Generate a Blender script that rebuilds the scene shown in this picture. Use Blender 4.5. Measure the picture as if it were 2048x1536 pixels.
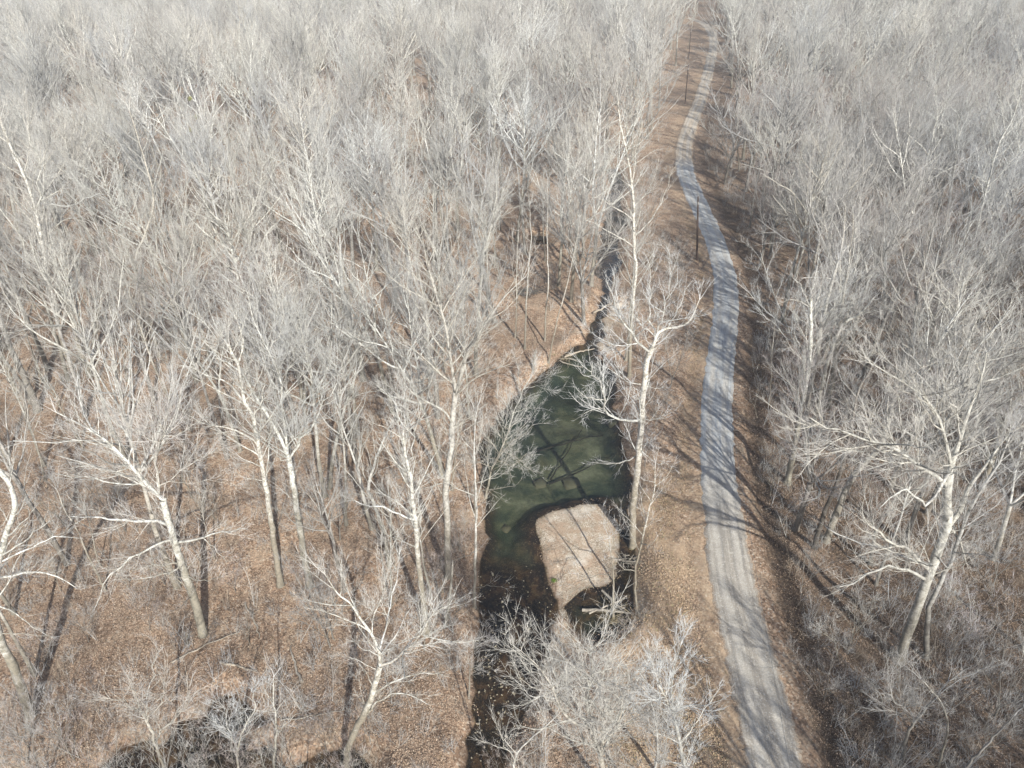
import bpy, math, random
import numpy as np
R = math.radians
SC = bpy.context.scene
for o in list(bpy.data.objects): bpy.data.objects.remove(o)
COL = SC.collection

# ------------------------------------------------------------------ camera, sky, sun, exposure
F, PITCH, ROLL, CAMH = 1480.0, R(32.5), R(1.7), 50.0      # focal length in photo pixels (photo is 2048 wide)
_f = np.array([0, math.cos(PITCH), -math.sin(PITCH)])
_r0 = np.array([1.0, 0, 0]); _u0 = np.array([0, math.sin(PITCH), math.cos(PITCH)])
_r = math.cos(ROLL) * _r0 - math.sin(ROLL) * _u0
_u = math.sin(ROLL) * _r0 + math.cos(ROLL) * _u0
from mathutils import Matrix, Vector
cam = bpy.data.cameras.new('camera'); cam_o = bpy.data.objects.new('camera', cam); COL.objects.link(cam_o)
cam.sensor_width = 36; cam.lens = 36 * F / 2048; cam.clip_start = 1; cam.clip_end = 4000
m = Matrix.Identity(4)
for i in range(3):
    m[i][0] = _r[i]; m[i][1] = _u[i]; m[i][2] = -_f[i]
m[0][3], m[1][3], m[2][3] = 0, 0, CAMH
cam_o.matrix_world = m
SC.camera = cam_o

SUN_EL = R(33.0); SHADOW_AZ = R(20)           # shadows run away from the camera, 20 degrees left of straight ahead
sdir = Vector((math.sin(SHADOW_AZ) * math.cos(SUN_EL), -math.cos(SHADOW_AZ) * math.cos(SUN_EL), math.sin(SUN_EL)))  # towards the sun
w = bpy.data.worlds.new('World'); SC.world = w; w.use_nodes = True
nt = w.node_tree; bg = nt.nodes['Background']
sky = nt.nodes.new('ShaderNodeTexSky'); sky.sky_type = 'NISHITA'; sky.sun_disc = False
sky.sun_elevation = SUN_EL; sky.sun_rotation = math.atan2(sdir.x, sdir.y)
sky.air_density = 1.0; sky.dust_density = 1.5
nt.links.new(sky.outputs[0], bg.inputs[0]); bg.inputs[1].default_value = 0.115
sun = bpy.data.lights.new('sun', 'SUN'); sun.energy = 5.0; sun.angle = R(0.55); sun.color = (1, 1.0, 0.94)
sun_o = bpy.data.objects.new('sun', sun); COL.objects.link(sun_o)
sun_o.rotation_euler = sdir.to_track_quat('Z', 'Y').to_euler(); sun_o.location = (0, 0, 80)
SC.view_settings.view_transform = 'Standard'; SC.view_settings.look = 'None'
SC.view_settings.exposure = 0.66; SC.view_settings.gamma = 1
SC.render.engine = 'CYCLES'
SC.cycles.max_bounces = 5; SC.cycles.transparent_max_bounces = 8

# ------------------------------------------------------------------ photo pixel <-> world
def ray(px, py): return (px - 1024) / F * _r - (py - 768) / F * _u + _f
def G(px, py, z=0.0):
    d = ray(px, py); t = (z - CAMH) / d[2]; return np.array([d[0] * t, d[1] * t, z])
def V(px, py, Y):
    d = ray(px, py); t = Y / d[1]; return np.array([d[0] * t, Y, CAMH + d[2] * t])
def proj(P):
    Q = np.asarray(P, float) - np.array([0, 0, CAMH])
    z = Q @ _f; z = np.where(z < 0.5, 0.5, z)
    return np.stack([1024 + F * (Q @ _r) / z, 768 - F * (Q @ _u) / z], -1)

def seg_dist(X, Y, A, B):
    dx, dy = B[0] - A[0], B[1] - A[1]; L2 = dx * dx + dy * dy + 1e-9
    t = np.clip(((X - A[0]) * dx + (Y - A[1]) * dy) / L2, 0, 1)
    return np.hypot(X - A[0] - t * dx, Y - A[1] - t * dy), t
def inside(X, Y, poly):
    c = np.zeros(np.shape(X), bool); n = len(poly)
    for i in range(n):
        x1, y1 = poly[i][0], poly[i][1]; x2, y2 = poly[(i + 1) % n][0], poly[(i + 1) % n][1]
        if y1 == y2: continue
        c ^= ((y1 > Y) != (y2 > Y)) & (X < (x2 - x1) * (Y - y1) / (y2 - y1) + x1)
    return c
def sdist(X, Y, poly):                     # negative inside
    d = np.full(np.shape(X), 1e9)
    for i in range(len(poly)):
        d = np.minimum(d, seg_dist(X, Y, poly[i], poly[(i + 1) % len(poly)])[0])
    return np.where(inside(X, Y, poly), -d, d)
def sstep(a, b, x):
    t = np.clip((x - a) / (b - a), 0, 1); return t * t * (3 - 2 * t)

# ------------------------------------------------------------------ generic helpers
def tag(o, label=None, cat=None, group=None, kind=None):
    if label: o['label'] = label
    if cat: o['category'] = cat
    if group: o['group'] = group
    if kind: o['kind'] = kind
    return o
def thing(name, loc, label, cat, group=None):
    o = bpy.data.objects.new(name, None); COL.objects.link(o); o.location = loc; o.empty_display_size = 0.5
    return tag(o, label, cat, group)
def mk_mesh(name, V_, quads=None, tris=None, mat=None, smooth=True):
    me = bpy.data.meshes.new(name)
    V_ = np.asarray(V_, np.float32)
    qs = np.zeros((0, 4), np.int32) if quads is None else np.asarray(quads, np.int32).reshape(-1, 4)
    ts = np.zeros((0, 3), np.int32) if tris is None else np.asarray(tris, np.int32).reshape(-1, 3)
    me.vertices.add(len(V_)); me.vertices.foreach_set('co', V_.ravel())
    nl = qs.size + ts.size
    me.loops.add(nl); me.loops.foreach_set('vertex_index', np.concatenate([qs.ravel(), ts.ravel()]))
    me.polygons.add(len(qs) + len(ts))
    st = np.concatenate([np.arange(len(qs)) * 4, qs.size + np.arange(len(ts)) * 3]).astype(np.int32)
    me.polygons.foreach_set('loop_start', st)
    me.update(calc_edges=True)
    if smooth: me.polygons.foreach_set('use_smooth', np.ones(len(qs) + len(ts), bool))
    if mat: me.materials.append(mat)
    return me
def link(name, me, parent=None, loc=None):
    o = bpy.data.objects.new(name, me); COL.objects.link(o)
    if parent is not None: o.parent = parent
    if loc is not None: o.location = loc
    return o

class MB:                                   # collects tubes / pieces into one mesh
    def __init__(s): s.v = []; s.q = []; s.t = []; s.n = 0; s.mi = 0; s.qi = []; s.ti = []
    def add(s, v, q=None, t=None):
        if q is not None and len(q): s.q.append(np.asarray(q) + s.n); s.qi.append(np.full(len(q), s.mi))
        if t is not None and len(t): s.t.append(np.asarray(t) + s.n); s.ti.append(np.full(len(t), s.mi))
        s.v.append(v); s.n += len(v)
    def tubes(s, P, R0, R1, sides, tip=False, Rk=None):
        # P (N,k,3); radius R0->R1
        N, k, _ = P.shape
        if N == 0: return
        T = np.empty_like(P); T[:, 1:-1] = P[:, 2:] - P[:, :-2]; T[:, 0] = P[:, 1] - P[:, 0]; T[:, -1] = P[:, -1] - P[:, -2]
        T /= np.linalg.norm(T, axis=2, keepdims=True) + 1e-9
        mt = T.mean(1); ref = np.where(np.abs(mt[:, 2:3]) > 0.75, np.array([[1., 0, 0]]), np.array([[0, 0, 1.]]))
        A = np.cross(T, ref[:, None, :]); A /= np.linalg.norm(A, axis=2, keepdims=True) + 1e-9
        B = np.cross(T, A)
        tt = np.linspace(0, 1, k)[None, :]
        rad = Rk if Rk is not None else np.asarray(R0)[:, None] * (1 - tt) + np.asarray(R1)[:, None] * tt
        kk = k - 1 if tip else k
        a = np.arange(sides) * 2 * math.pi / sides
        ring = P[:, :kk, None, :] + rad[:, :kk, None, None] * (np.cos(a)[None, None, :, None] * A[:, :kk, None, :] + np.sin(a)[None, None, :, None] * B[:, :kk, None, :])
        if kk > 1:
            v = ring.reshape(-1, 3)
            base = (np.arange(N) * kk * sides)[:, None, None] + (np.arange(kk - 1) * sides)[None, :, None]
            j = np.arange(sides)[None, None, :]; j2 = (j + 1) % sides
            q = np.stack(np.broadcast_arrays(base + j, base + j2, base + sides + j2, base + sides + j), -1).reshape(-1, 4)
        else: v = ring.reshape(-1, 3); q = None
        if tip:
            v2 = np.concatenate([v, P[:, -1]], 0)
            b = (np.arange(N) * kk * sides)[:, None] + (kk - 1) * sides
            jj = np.arange(sides)[None, :]
            t = np.stack(np.broadcast_arrays(b + jj, b + (jj + 1) % sides, (N * kk * sides + np.arange(N))[:, None]), -1).reshape(-1, 3)
            s.add(v2, q, t)
        else: s.add(v, q)
    def mesh(s, name, mat=None, smooth=True, mat2=None):
        v = np.concatenate(s.v) if s.v else np.zeros((0, 3))
        me = mk_mesh(name, v, np.concatenate(s.q) if s.q else None, np.concatenate(s.t) if s.t else None, mat, smooth)
        if mat2: me.materials.append(mat2); me.polygons.foreach_set('material_index', np.concatenate(s.qi + s.ti).astype(np.int32))
        return me

# ------------------------------------------------------------------ materials
def newmat(name):
    mt = bpy.data.materials.new(name); mt.use_nodes = True
    n = mt.node_tree; b = n.nodes['Principled BSDF']
    return mt, n, b
def N_(n, typ, **kw):
    x = n.nodes.new(typ)
    for k, v in kw.items():
        if k in x.inputs: x.inputs[k].default_value = v
        else: setattr(x, k, v)
    return x
def noise(n, vec, scale, detail=4, rough=0.55, dist=0.0):
    x = n.nodes.new('ShaderNodeTexNoise'); x.inputs['Scale'].default_value = scale; x.inputs['Detail'].default_value = detail
    x.inputs['Roughness'].default_value = rough; x.inputs['Distortion'].default_value = dist
    if vec is not None: n.links.new(vec, x.inputs['Vector'])
    return x.outputs['Fac']
def ramp(n, fac, stops, interp='LINEAR'):
    x = n.nodes.new('ShaderNodeValToRGB'); e = x.color_ramp; e.interpolation = interp
    while len(e.elements) < len(stops): e.elements.new(0.5)
    for el, (p, c) in zip(e.elements, stops):
        el.position = p; el.color = (*c, 1) if not isinstance(c, (int, float)) else (c, c, c, 1)
    n.links.new(fac, x.inputs[0]); return x.outputs[0]
def mix(n, fac, a, b, typ='MIX'):
    x = n.nodes.new('ShaderNodeMix'); x.data_type = 'RGBA'; x.blend_type = typ
    for s, val in ((x.inputs[0], fac), (x.inputs[6], a), (x.inputs[7], b)):
        if isinstance(val, (int, float)): s.default_value = val
        elif isinstance(val, tuple): s.default_value = (*val, 1)
        else: n.links.new(val, s)
    return x.outputs[2]
def math_(n, op, a, b=0.0):
    x = n.nodes.new('ShaderNodeMath'); x.operation = op
    for s, val in ((x.inputs[0], a), (x.inputs[1], b)):
        if isinstance(val, (int, float)): s.default_value = val
        else: n.links.new(val, s)
    return x.outputs[0]
def mapr(n, v, a, b, c=0.0, d=1.0):
    x = n.nodes.new('ShaderNodeMapRange'); n.links.new(v, x.inputs[0])
    for i, val in enumerate((a, b, c, d)): x.inputs[i + 1].default_value = val
    return x.outputs[0]
def bump(n, h, strength, dist, b):
    x = n.nodes.new('ShaderNodeBump'); x.inputs['Strength'].default_value = strength; x.inputs['Distance'].default_value = dist
    n.links.new(h, x.inputs['Height']); n.links.new(x.outputs[0], b.inputs['Normal'])
def attr(n, name):
    x = n.nodes.new('ShaderNodeAttribute'); x.attribute_name = name; return x

def bark_mat(name, low, high, dark, h0=2.0, h1=14.0, patch=0.5):
    mt, n, b = newmat(name)
    tc = n.nodes.new('ShaderNodeTexCoord'); oc = tc.outputs['Object']
    sep = n.nodes.new('ShaderNodeSeparateXYZ'); n.links.new(oc, sep.inputs[0])
    big = noise(n, oc, 1.3, 5, 0.65, 0.6)
    hz = math_(n, 'ADD', mapr(n, sep.outputs[2], h0, h1), math_(n, 'MULTIPLY', math_(n, 'SUBTRACT', big, 0.5), 1.6))
    c = mix(n, mapr(n, hz, 0.25, 0.75), low, high)
    pt = ramp(n, noise(n, oc, 3.2, 5, 0.75, 0.8), [(0.47, 0.0), (0.56, 1.0)])
    c = mix(n, math_(n, 'MULTIPLY', pt, patch), c, dark)
    mp = n.nodes.new('ShaderNodeMapping'); mp.inputs['Scale'].default_value = (1, 1, 0.16); n.links.new(oc, mp.inputs[0])
    fis = noise(n, mp.outputs[0], 26, 3, 0.7)
    c = mix(n, mapr(n, fis, 0.3, 0.7, 0.30, 0.0), c, dark)
    oi = n.nodes.new('ShaderNodeObjectInfo')
    tint = ramp(n, oi.outputs['Random'], [(0.0, (0.80, 0.78, 0.76)), (0.35, (1.0, 0.98, 0.95)), (0.65, (0.92, 0.86, 0.80)), (1.0, (1.08, 1.08, 1.1))])
    c = mix(n, 1.0, c, tint, 'MULTIPLY')
    n.links.new(c, b.inputs['Base Color']); b.inputs['Roughness'].default_value = 0.85
    b.inputs['Specular IOR Level'].default_value = 0.25
    bump(n, fis, 0.6, 0.03, b)
    return mt
def twig_mat(name, c1, c2):
    mt, n, b = newmat(name)
    tc = n.nodes.new('ShaderNodeTexCoord')
    f = noise(n, tc.outputs['Object'], 0.6, 4, 0.6)
    c = mix(n, mapr(n, f, 0.35, 0.65), c1, c2)
    oi = n.nodes.new('ShaderNodeObjectInfo')
    tint = ramp(n, oi.outputs['Random'], [(0.0, (0.84, 0.83, 0.83)), (0.3, (1.05, 1.0, 0.95)), (0.6, (0.95, 0.90, 0.86)), (0.8, (1.0, 0.93, 0.90)), (1.0, (1.08, 1.09, 1.12))])
    c = mix(n, 1.0, c, tint, 'MULTIPLY')
    n.links.new(c, b.inputs['Base Color']); b.inputs['Roughness'].default_value = 0.8; b.inputs['Specular IOR Level'].default_value = 0.3
    return mt
M = {}
M['bark_pale'] = bark_mat('pale_bark', (0.24, 0.22, 0.185), (0.52, 0.51, 0.475), (0.13, 0.12, 0.10), 0, 13, 0.55)
M['bark_white'] = bark_mat('white_sycamore_bark', (0.27, 0.245, 0.20), (0.64, 0.64, 0.61), (0.17, 0.16, 0.135), 3, 15, 0.75)
M['bark_grey'] = bark_mat('grey_bark', (0.20, 0.185, 0.165), (0.42, 0.415, 0.40), (0.10, 0.092, 0.085), 0, 15, 0.5)
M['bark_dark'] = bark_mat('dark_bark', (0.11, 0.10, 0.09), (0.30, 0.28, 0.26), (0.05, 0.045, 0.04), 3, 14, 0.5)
M['twig_pale'] = twig_mat('pale_twigs', (0.46, 0.46, 0.45), (0.40, 0.395, 0.375))
M['twig_white'] = twig_mat('white_twigs', (0.52, 0.52, 0.51), (0.45, 0.445, 0.425))
M['twig_grey'] = twig_mat('grey_twigs', (0.37, 0.375, 0.375), (0.32, 0.32, 0.315))
M['twig_red'] = twig_mat('reddish_twigs', (0.39, 0.345, 0.34), (0.35, 0.325, 0.31))
M['brush'] = twig_mat('brush_stems', (0.40, 0.34, 0.27), (0.30, 0.25, 0.20))
M['dead'] = bark_mat('dead_wood', (0.34, 0.30, 0.25), (0.42, 0.38, 0.32), (0.14, 0.12, 0.10), -1, 1, 0.4)
M['wetwood'] = bark_mat('wet_wood', (0.016, 0.016, 0.012), (0.02, 0.02, 0.014), (0.008, 0.008, 0.006), -1, 1, 0.4)

def stone_mat(name, c1, c2):
    mt, n, b = newmat(name)
    tc = n.nodes.new('ShaderNodeTexCoord'); f = noise(n, tc.outputs['Object'], 5, 4)
    oi = n.nodes.new('ShaderNodeObjectInfo')
    c = mix(n, f, c1, c2)
    c = mix(n, 1.0, c, ramp(n, oi.outputs['Random'], [(0, (0.6, 0.56, 0.5)), (1, (1.1, 1.08, 1.02))]), 'MULTIPLY')
    n.links.new(c, b.inputs['Base Color']); b.inputs['Roughness'].default_value = 0.8
    bump(n, f, 0.5, 0.02, b); return mt
M['stone'] = stone_mat('pale_stone', (0.38, 0.34, 0.28), (0.22, 0.19, 0.145))

# ground -----------------------------------------------------------
def ground_mat():
    mt, n, b = newmat('leaf_litter_ground')
    geo = n.nodes.new('ShaderNodeNewGeometry'); P = geo.outputs['Position']
    def vor(scale, rnd=1.0):
        x = n.nodes.new('ShaderNodeTexVoronoi'); x.inputs['Scale'].default_value = scale; n.links.new(P, x.inputs['Vector']); return x
    v1 = vor(6.5); v2 = vor(3.1)
    s1 = n.nodes.new('ShaderNodeSeparateColor'); n.links.new(v1.outputs['Color'], s1.inputs[0])
    s2 = n.nodes.new('ShaderNodeSeparateColor'); n.links.new(v2.outputs['Color'], s2.inputs[0])
    leaf = ramp(n, s1.outputs[0], [(0.0, (0.06, 0.040, 0.028)), (0.2, (0.15, 0.094, 0.062)), (0.42, (0.28, 0.18, 0.118)), (0.7, (0.40, 0.265, 0.175)), (0.9, (0.50, 0.39, 0.29)), (1.0, (0.58, 0.52, 0.44))])
    leaf = mix(n, 0.35, leaf, ramp(n, s2.outputs[1], [(0, (0.10, 0.065, 0.045)), (0.5, (0.31, 0.20, 0.13)), (1, (0.48, 0.35, 0.25))]))
    big = noise(n, P, 0.06, 5, 0.6); med = noise(n, P, 0.45, 5, 0.65)
    leaf = mix(n, mapr(n, med, 0.46, 0.66, 0.0, 0.5), leaf, (0.33, 0.27, 0.20))
    leaf = mix(n, mapr(n, med, 0.46, 0.32, 0.0, 0.7), leaf, (0.12, 0.08, 0.056))
    leaf = mix(n, mapr(n, big, 0.54, 0.42, 0.0, 0.4), leaf, (0.16, 0.115, 0.085))
    # tufts of green
    gr = noise(n, P, 1.4, 5, 0.7)
    gbig = noise(n, P, 0.09, 2)
    leaf = mix(n, math_(n, 'MULTIPLY', mapr(n, gr, 0.62, 0.70), mapr(n, gbig, 0.48, 0.62, 0, 0.7)), leaf, (0.13, 0.15, 0.055))
    a = attr(n, 'zone')
    sep = n.nodes.new('ShaderNodeSeparateColor'); n.links.new(a.outputs['Color'], sep.inputs[0])
    # R gravel bar, G stream bed, B verge
    nb = math_(n, 'MULTIPLY', math_(n, 'SUBTRACT', noise(n, P, 1.1, 5, 0.7), 0.5), 0.8)
    vg = ramp(n, noise(n, P, 3.5, 6, 0.75), [(0.25, (0.20, 0.14, 0.09)), (0.45, (0.37, 0.27, 0.175)), (0.6, (0.46, 0.34, 0.225)), (0.8, (0.52, 0.41, 0.29))])
    vg = mix(n, mapr(n, noise(n, P, 0.9, 4, 0.7), 0.58, 0.7, 0, 0.35), vg, (0.20, 0.18, 0.09))
    vg = mix(n, mapr(n, noise(n, P, 0.7, 5, 0.7), .35, .65, .3, .9), vg, leaf)
    c = mix(n, mapr(n, math_(n, 'ADD', sep.outputs[2], nb), 0.35, 0.65), leaf, vg)
    v3 = vor(13.0); s3 = n.nodes.new('ShaderNodeSeparateColor'); n.links.new(v3.outputs['Color'], s3.inputs[0])
    peb = ramp(n, s3.outputs[0], [(0, (0.20, 0.15, 0.105)), (0.3, (0.37, 0.295, 0.215)), (0.8, (0.46, 0.38, 0.295)), (1, (0.62, 0.55, 0.46))])
    peb = mix(n, mapr(n, noise(n, P, 0.6, 5, 0.7), 0.44, 0.56, 0, 0.7), peb, (0.34, 0.235, 0.16))
    peb = mix(n, mapr(n, noise(n, P, 0.35, 3), 0.5, 0.62, 0, 0.5), peb, (0.64, 0.59, 0.51))
    c = mix(n, mapr(n, math_(n, 'ADD', sep.outputs[0], nb), 0.4, 0.6), c, peb)
    c = mix(n, attr(n, 'damp').outputs['Fac'], c, mix(n, 0.4, (0.060, 0.042, 0.032), mix(n, 1.0, c, (0.40, 0.36, 0.33), 'MULTIPLY')))  # darkens litter: painted shade right of the road, wetness along the water
    # bed
    bed = ramp(n, noise(n, P, 0.55, 6, 0.7, 0.5), [(0.38, (0.010, 0.008, 0.007)), (0.5, (0.022, 0.014, 0.010)), (0.58, (0.055, 0.031, 0.018)), (0.72, (0.11, 0.07, 0.035))])
    bed = mix(n, mapr(n, s1.outputs[1], 0.85, 0.97, 0, 0.4), bed, (0.14, 0.10, 0.065))
    deep = attr(n, 'deep')
    pool = ramp(n, noise(n, P, 0.16, 6, 0.62, 0.5), [(0.36, (0.016, 0.028, 0.019)), (0.47, (0.030, 0.043, 0.030)), (0.55, (0.078, 0.088, 0.055)), (0.66, (0.15, 0.16, 0.11))])
    pool = mix(n, mapr(n, med, 0.55, 0.75, 0, 0.5), pool, (0.12, 0.10, 0.045))
    pool = mix(n, mapr(n, noise(n, P, 2.5, 5, 0.7), 0.4, 0.65, 0.35, 0.0), pool, (0.015, 0.022, 0.012))
    bed = mix(n, deep.outputs['Fac'], bed, pool)
    c = mix(n, mapr(n, math_(n, 'ADD', sep.outputs[1], math_(n, 'MULTIPLY', nb, 0.35)), 0.4, 0.6), c, bed)
    n.links.new(c, b.inputs['Base Color']); b.inputs['Roughness'].default_value = 0.95
    b.inputs['Specular IOR Level'].default_value = 0.15
    h = math_(n, 'ADD', math_(n, 'MULTIPLY', s1.outputs[2], 0.5), med)
    bump(n, h, 0.8, 0.12, b)
    return mt
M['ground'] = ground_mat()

def road_mat():
    mt, n, b = newmat('gravel_road')
    uv = n.nodes.new('ShaderNodeUVMap'); uv.uv_map = 'UVMap'
    sep = n.nodes.new('ShaderNodeSeparateXYZ'); n.links.new(uv.outputs[0], sep.inputs[0])
    u = sep.outputs[0]; v = sep.outputs[1]              # u across in metres, v along in metres
    geo = n.nodes.new('ShaderNodeNewGeometry'); P = geo.outputs['Position']
    nz = math_(n, 'MULTIPLY', math_(n, 'SUBTRACT', noise(n, P, 0.5, 4, 0.6), 0.5), 1.2)
    vv = math_(n, 'ADD', v, math_(n, 'MULTIPLY', nz, 6.0))
    # material along the road: worn brown near, fresh blue grey gravel in the middle, tan dirt beyond
    base = ramp(n, math_(n, 'DIVIDE', vv, 400), [(0.0, (0.29, 0.25, 0.205)), (0.06, (0.275, 0.24, 0.20)), (0.09, (0.43, 0.44, 0.445)), (0.335, (0.53, 0.54, 0.54)), (0.350, (0.58, 0.59, 0.59)), (0.375, (0.48, 0.37, 0.26)), (1.0, (0.42, 0.33, 0.24))])
    # stretched streaks along
    cx = n.nodes.new('ShaderNodeCombineXYZ'); n.links.new(math_(n, 'MULTIPLY', u, 2.2), cx.inputs[0]); n.links.new(math_(n, 'MULTIPLY', v, 0.07), cx.inputs[1])
    st = noise(n, cx.outputs[0], 1.0, 5, 0.65)
    c = mix(n, mapr(n, st, 0.45, 0.62, 0.0, 0.6), base, (0.54, 0.49, 0.42))
    c = mix(n, mapr(n, st, 0.48, 0.36, 0.0, 0.6), c, (0.22, 0.21, 0.20))
    # wheel tracks
    au = math_(n, 'ABSOLUTE', math_(n, 'ADD', u, math_(n, 'MULTIPLY', nz, 0.25)))
    tr = math_(n, 'ABSOLUTE', math_(n, 'SUBTRACT', au, 0.85))
    c = mix(n, mapr(n, tr, 0.42, 0.15, 0.0, 0.6), c, (0.50, 0.455, 0.395))
    # edge: litter mixing in
    v1 = n.nodes.new('ShaderNodeTexVoronoi'); v1.inputs['Scale'].default_value = 15; n.links.new(P, v1.inputs['Vector'])
    s1 = n.nodes.new('ShaderNodeSeparateColor'); n.links.new(v1.outputs['Color'], s1.inputs[0])
    c = mix(n, mapr(n, s1.outputs[0], 0.0, 1.0, 0.30, 0.0), c, (0.12, 0.11, 0.10))
    c = mix(n, mapr(n, s1.outputs[1], 0.8, 1.0, 0.0, 0.35), c, (0.68, 0.66, 0.63))
    c = mix(n, mapr(n, noise(n, P, 0.8, 5, 0.7), 0.5, 0.62, 0.0, 0.5), c, (0.25, 0.225, 0.195))
    c = mix(n, mapr(n, noise(n, P, 1.7, 4, 0.7), 0.58, 0.68, 0.0, 0.5), c, (0.52, 0.48, 0.42))
    edge = math_(n, 'ADD', mapr(n, au, 1.35, 2.15), math_(n, 'MULTIPLY', math_(n, 'SUBTRACT', noise(n, P, 1.6, 5, 0.7), 0.5), 1.5))
    leaf = ramp(n, s1.outputs[2], [(0, (0.13, 0.09, 0.06)), (0.5, (0.29, 0.20, 0.13)), (1, (0.44, 0.34, 0.25))])
    c = mix(n, mapr(n, edge, 0.45, 0.85, 0.0, 0.9), c, leaf)
    n.links.new(c, b.inputs['Base Color']); b.inputs['Roughness'].default_value = 0.95; b.inputs['Specular IOR Level'].default_value = 0.2
    bump(n, s1.outputs[0], 0.6, 0.04, b)
    return mt
M['road'] = road_mat()

def water_mat():
    mt = bpy.data.materials.new('creek_water'); mt.use_nodes = True; n = mt.node_tree
    for x in list(n.nodes): n.nodes.remove(x)
    out = n.nodes.new('ShaderNodeOutputMaterial'); tr = n.nodes.new('ShaderNodeBsdfTransparent'); gl = n.nodes.new('ShaderNodeBsdfGlossy')
    tr.inputs[0].default_value = (0.86, 0.85, 0.78, 1); gl.inputs['Roughness'].default_value = 0.08; gl.inputs[0].default_value = (1, 1, 1, 1)
    geo = n.nodes.new('ShaderNodeNewGeometry')
    f = noise(n, geo.outputs['Position'], 1.6, 4, 0.6); bp = n.nodes.new('ShaderNodeBump'); bp.inputs['Strength'].default_value = 0.35; bp.inputs['Distance'].default_value = 0.05
    n.links.new(f, bp.inputs['Height']); n.links.new(bp.outputs[0], gl.inputs['Normal'])
    fr = n.nodes.new('ShaderNodeFresnel')
    n.links.new(mapr(n, geo.outputs['Backfacing'], 0, 1, 1.33, 1 / 1.33), fr.inputs[0]); n.links.new(bp.outputs[0], fr.inputs['Normal'])
    mx = n.nodes.new('ShaderNodeMixShader'); n.links.new(fr.outputs[0], mx.inputs[0]); n.links.new(tr.outputs[0], mx.inputs[1]); n.links.new(gl.outputs[0], mx.inputs[2])
    n.links.new(mx.outputs[0], out.inputs[0]); return mt
M['water'] = water_mat()

# ------------------------------------------------------------------ layout traced from the photo, put on the ground
WZ = -0.9
def GP(pts, z=WZ): return np.array([G(x, y, z)[:2] for x, y in pts])
CREEK_PX = [(905, 1600), (925, 1536), (930, 1475), (944, 1440), (947, 1350), (953, 1290), (957, 1240), (960, 1190), (963, 1125), (974, 1100), (972, 1060), (972, 990), (962, 950), (958, 890), (978, 858), (1012, 812), (1045, 782), (1080, 752), (1104, 732), (1122, 712), (1150, 694), (1172, 690), (1178, 664), (1188, 640), (1198, 610), (1208, 588), (1204, 560), (1182, 545), (1200, 528), (1190, 512), (1206, 495), (1198, 465), (1212, 440), (1212, 405), (1223, 380), (1217, 350), (1214, 335),
            (1234, 335), (1250, 372), (1240, 410), (1256, 440), (1240, 470), (1234, 500), (1246, 525), (1226, 552), (1222, 585), (1213, 610), (1204, 640), (1212, 668), (1196, 690), (1200, 715), (1228, 745), (1238, 770), (1226, 800), (1238, 845), (1243, 880), (1250, 920), (1262, 960), (1262, 1010), (1246, 1040), (1225, 1040), (1205, 1008), (1160, 1008), (1110, 1020), (1075, 1036), (1068, 1056), (1080, 1100), (1094, 1150), (1112, 1180), (1112, 1225), (1100, 1262), (1085, 1330), (1068, 1400), (1040, 1450), (1020, 1510), (1010, 1600)]
SIDE_PX = [(1238, 1030), (1258, 1010), (1266, 1060), (1270, 1120), (1268, 1180), (1262, 1240), (1235, 1275), (1190, 1290), (1150, 1265), (1128, 1215), (1160, 1188), (1205, 1172), (1232, 1155), (1240, 1090)]
BAR_PX = [(1085, 1030), (1200, 1000), (1240, 1030), (1232, 1160), (1160, 1195), (1128, 1220), (1150, 1275), (1165, 1320), (1120, 1370), (1085, 1370), (1095, 1310), (1118, 1225), (1112, 1175), (1065, 1060)]
BAR2_PX = [(1190, 655), (1250, 600), (1262, 640), (1240, 690), (1205, 705)]
BAR3_PX = [(850, 1500), (885, 1475), (918, 1505), (912, 1540), (870, 1545)]
POND_PX = [(150, 1560), (190, 1530), (250, 1494), (300, 1475), (330, 1492), (365, 1455), (400, 1450), (425, 1400), (462, 1376), (490, 1398), (515, 1420), (520, 1440), (480, 1455), (495, 1480), (500, 1500), (560, 1520), (600, 1515), (650, 1496), (720, 1500), (760, 1530), (770, 1600), (400, 1640), (140, 1640)]
FAR1_PX = [(1062, 472), (1092, 472), (1096, 490), (1070, 492)]
FAR2_PX = [(1058, 180), (1100, 172), (1125, 190), (1090, 205), (1062, 198)]
CREEK, SIDE, BAR, BAR2, BAR3, POND, FAR1, FAR2 = [GP(p) for p in (CREEK_PX, SIDE_PX, BAR_PX, BAR2_PX, BAR3_PX, POND_PX, FAR1_PX, FAR2_PX)]
def wob(poly, amp, seed, n=3):            # densify and roughen a bank line
    rs = np.random.RandomState(seed); out = []
    for i in range(len(poly)):
        a, b2 = poly[i], poly[(i + 1) % len(poly)]; L = np.hypot(*(b2 - a)); k = max(1, int(L / 1.1))
        for j in range(k):
            p = a + (b2 - a) * j / k; out.append(p + rs.normal(0, amp, 2) * min(1, L))
    return np.array(out)
CREEK = wob(CREEK, 0.2, 1); SIDE = wob(SIDE, 0.16, 2); POND = wob(POND, 0.38, 3); BAR = wob(BAR, 0.42, 4)
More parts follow.
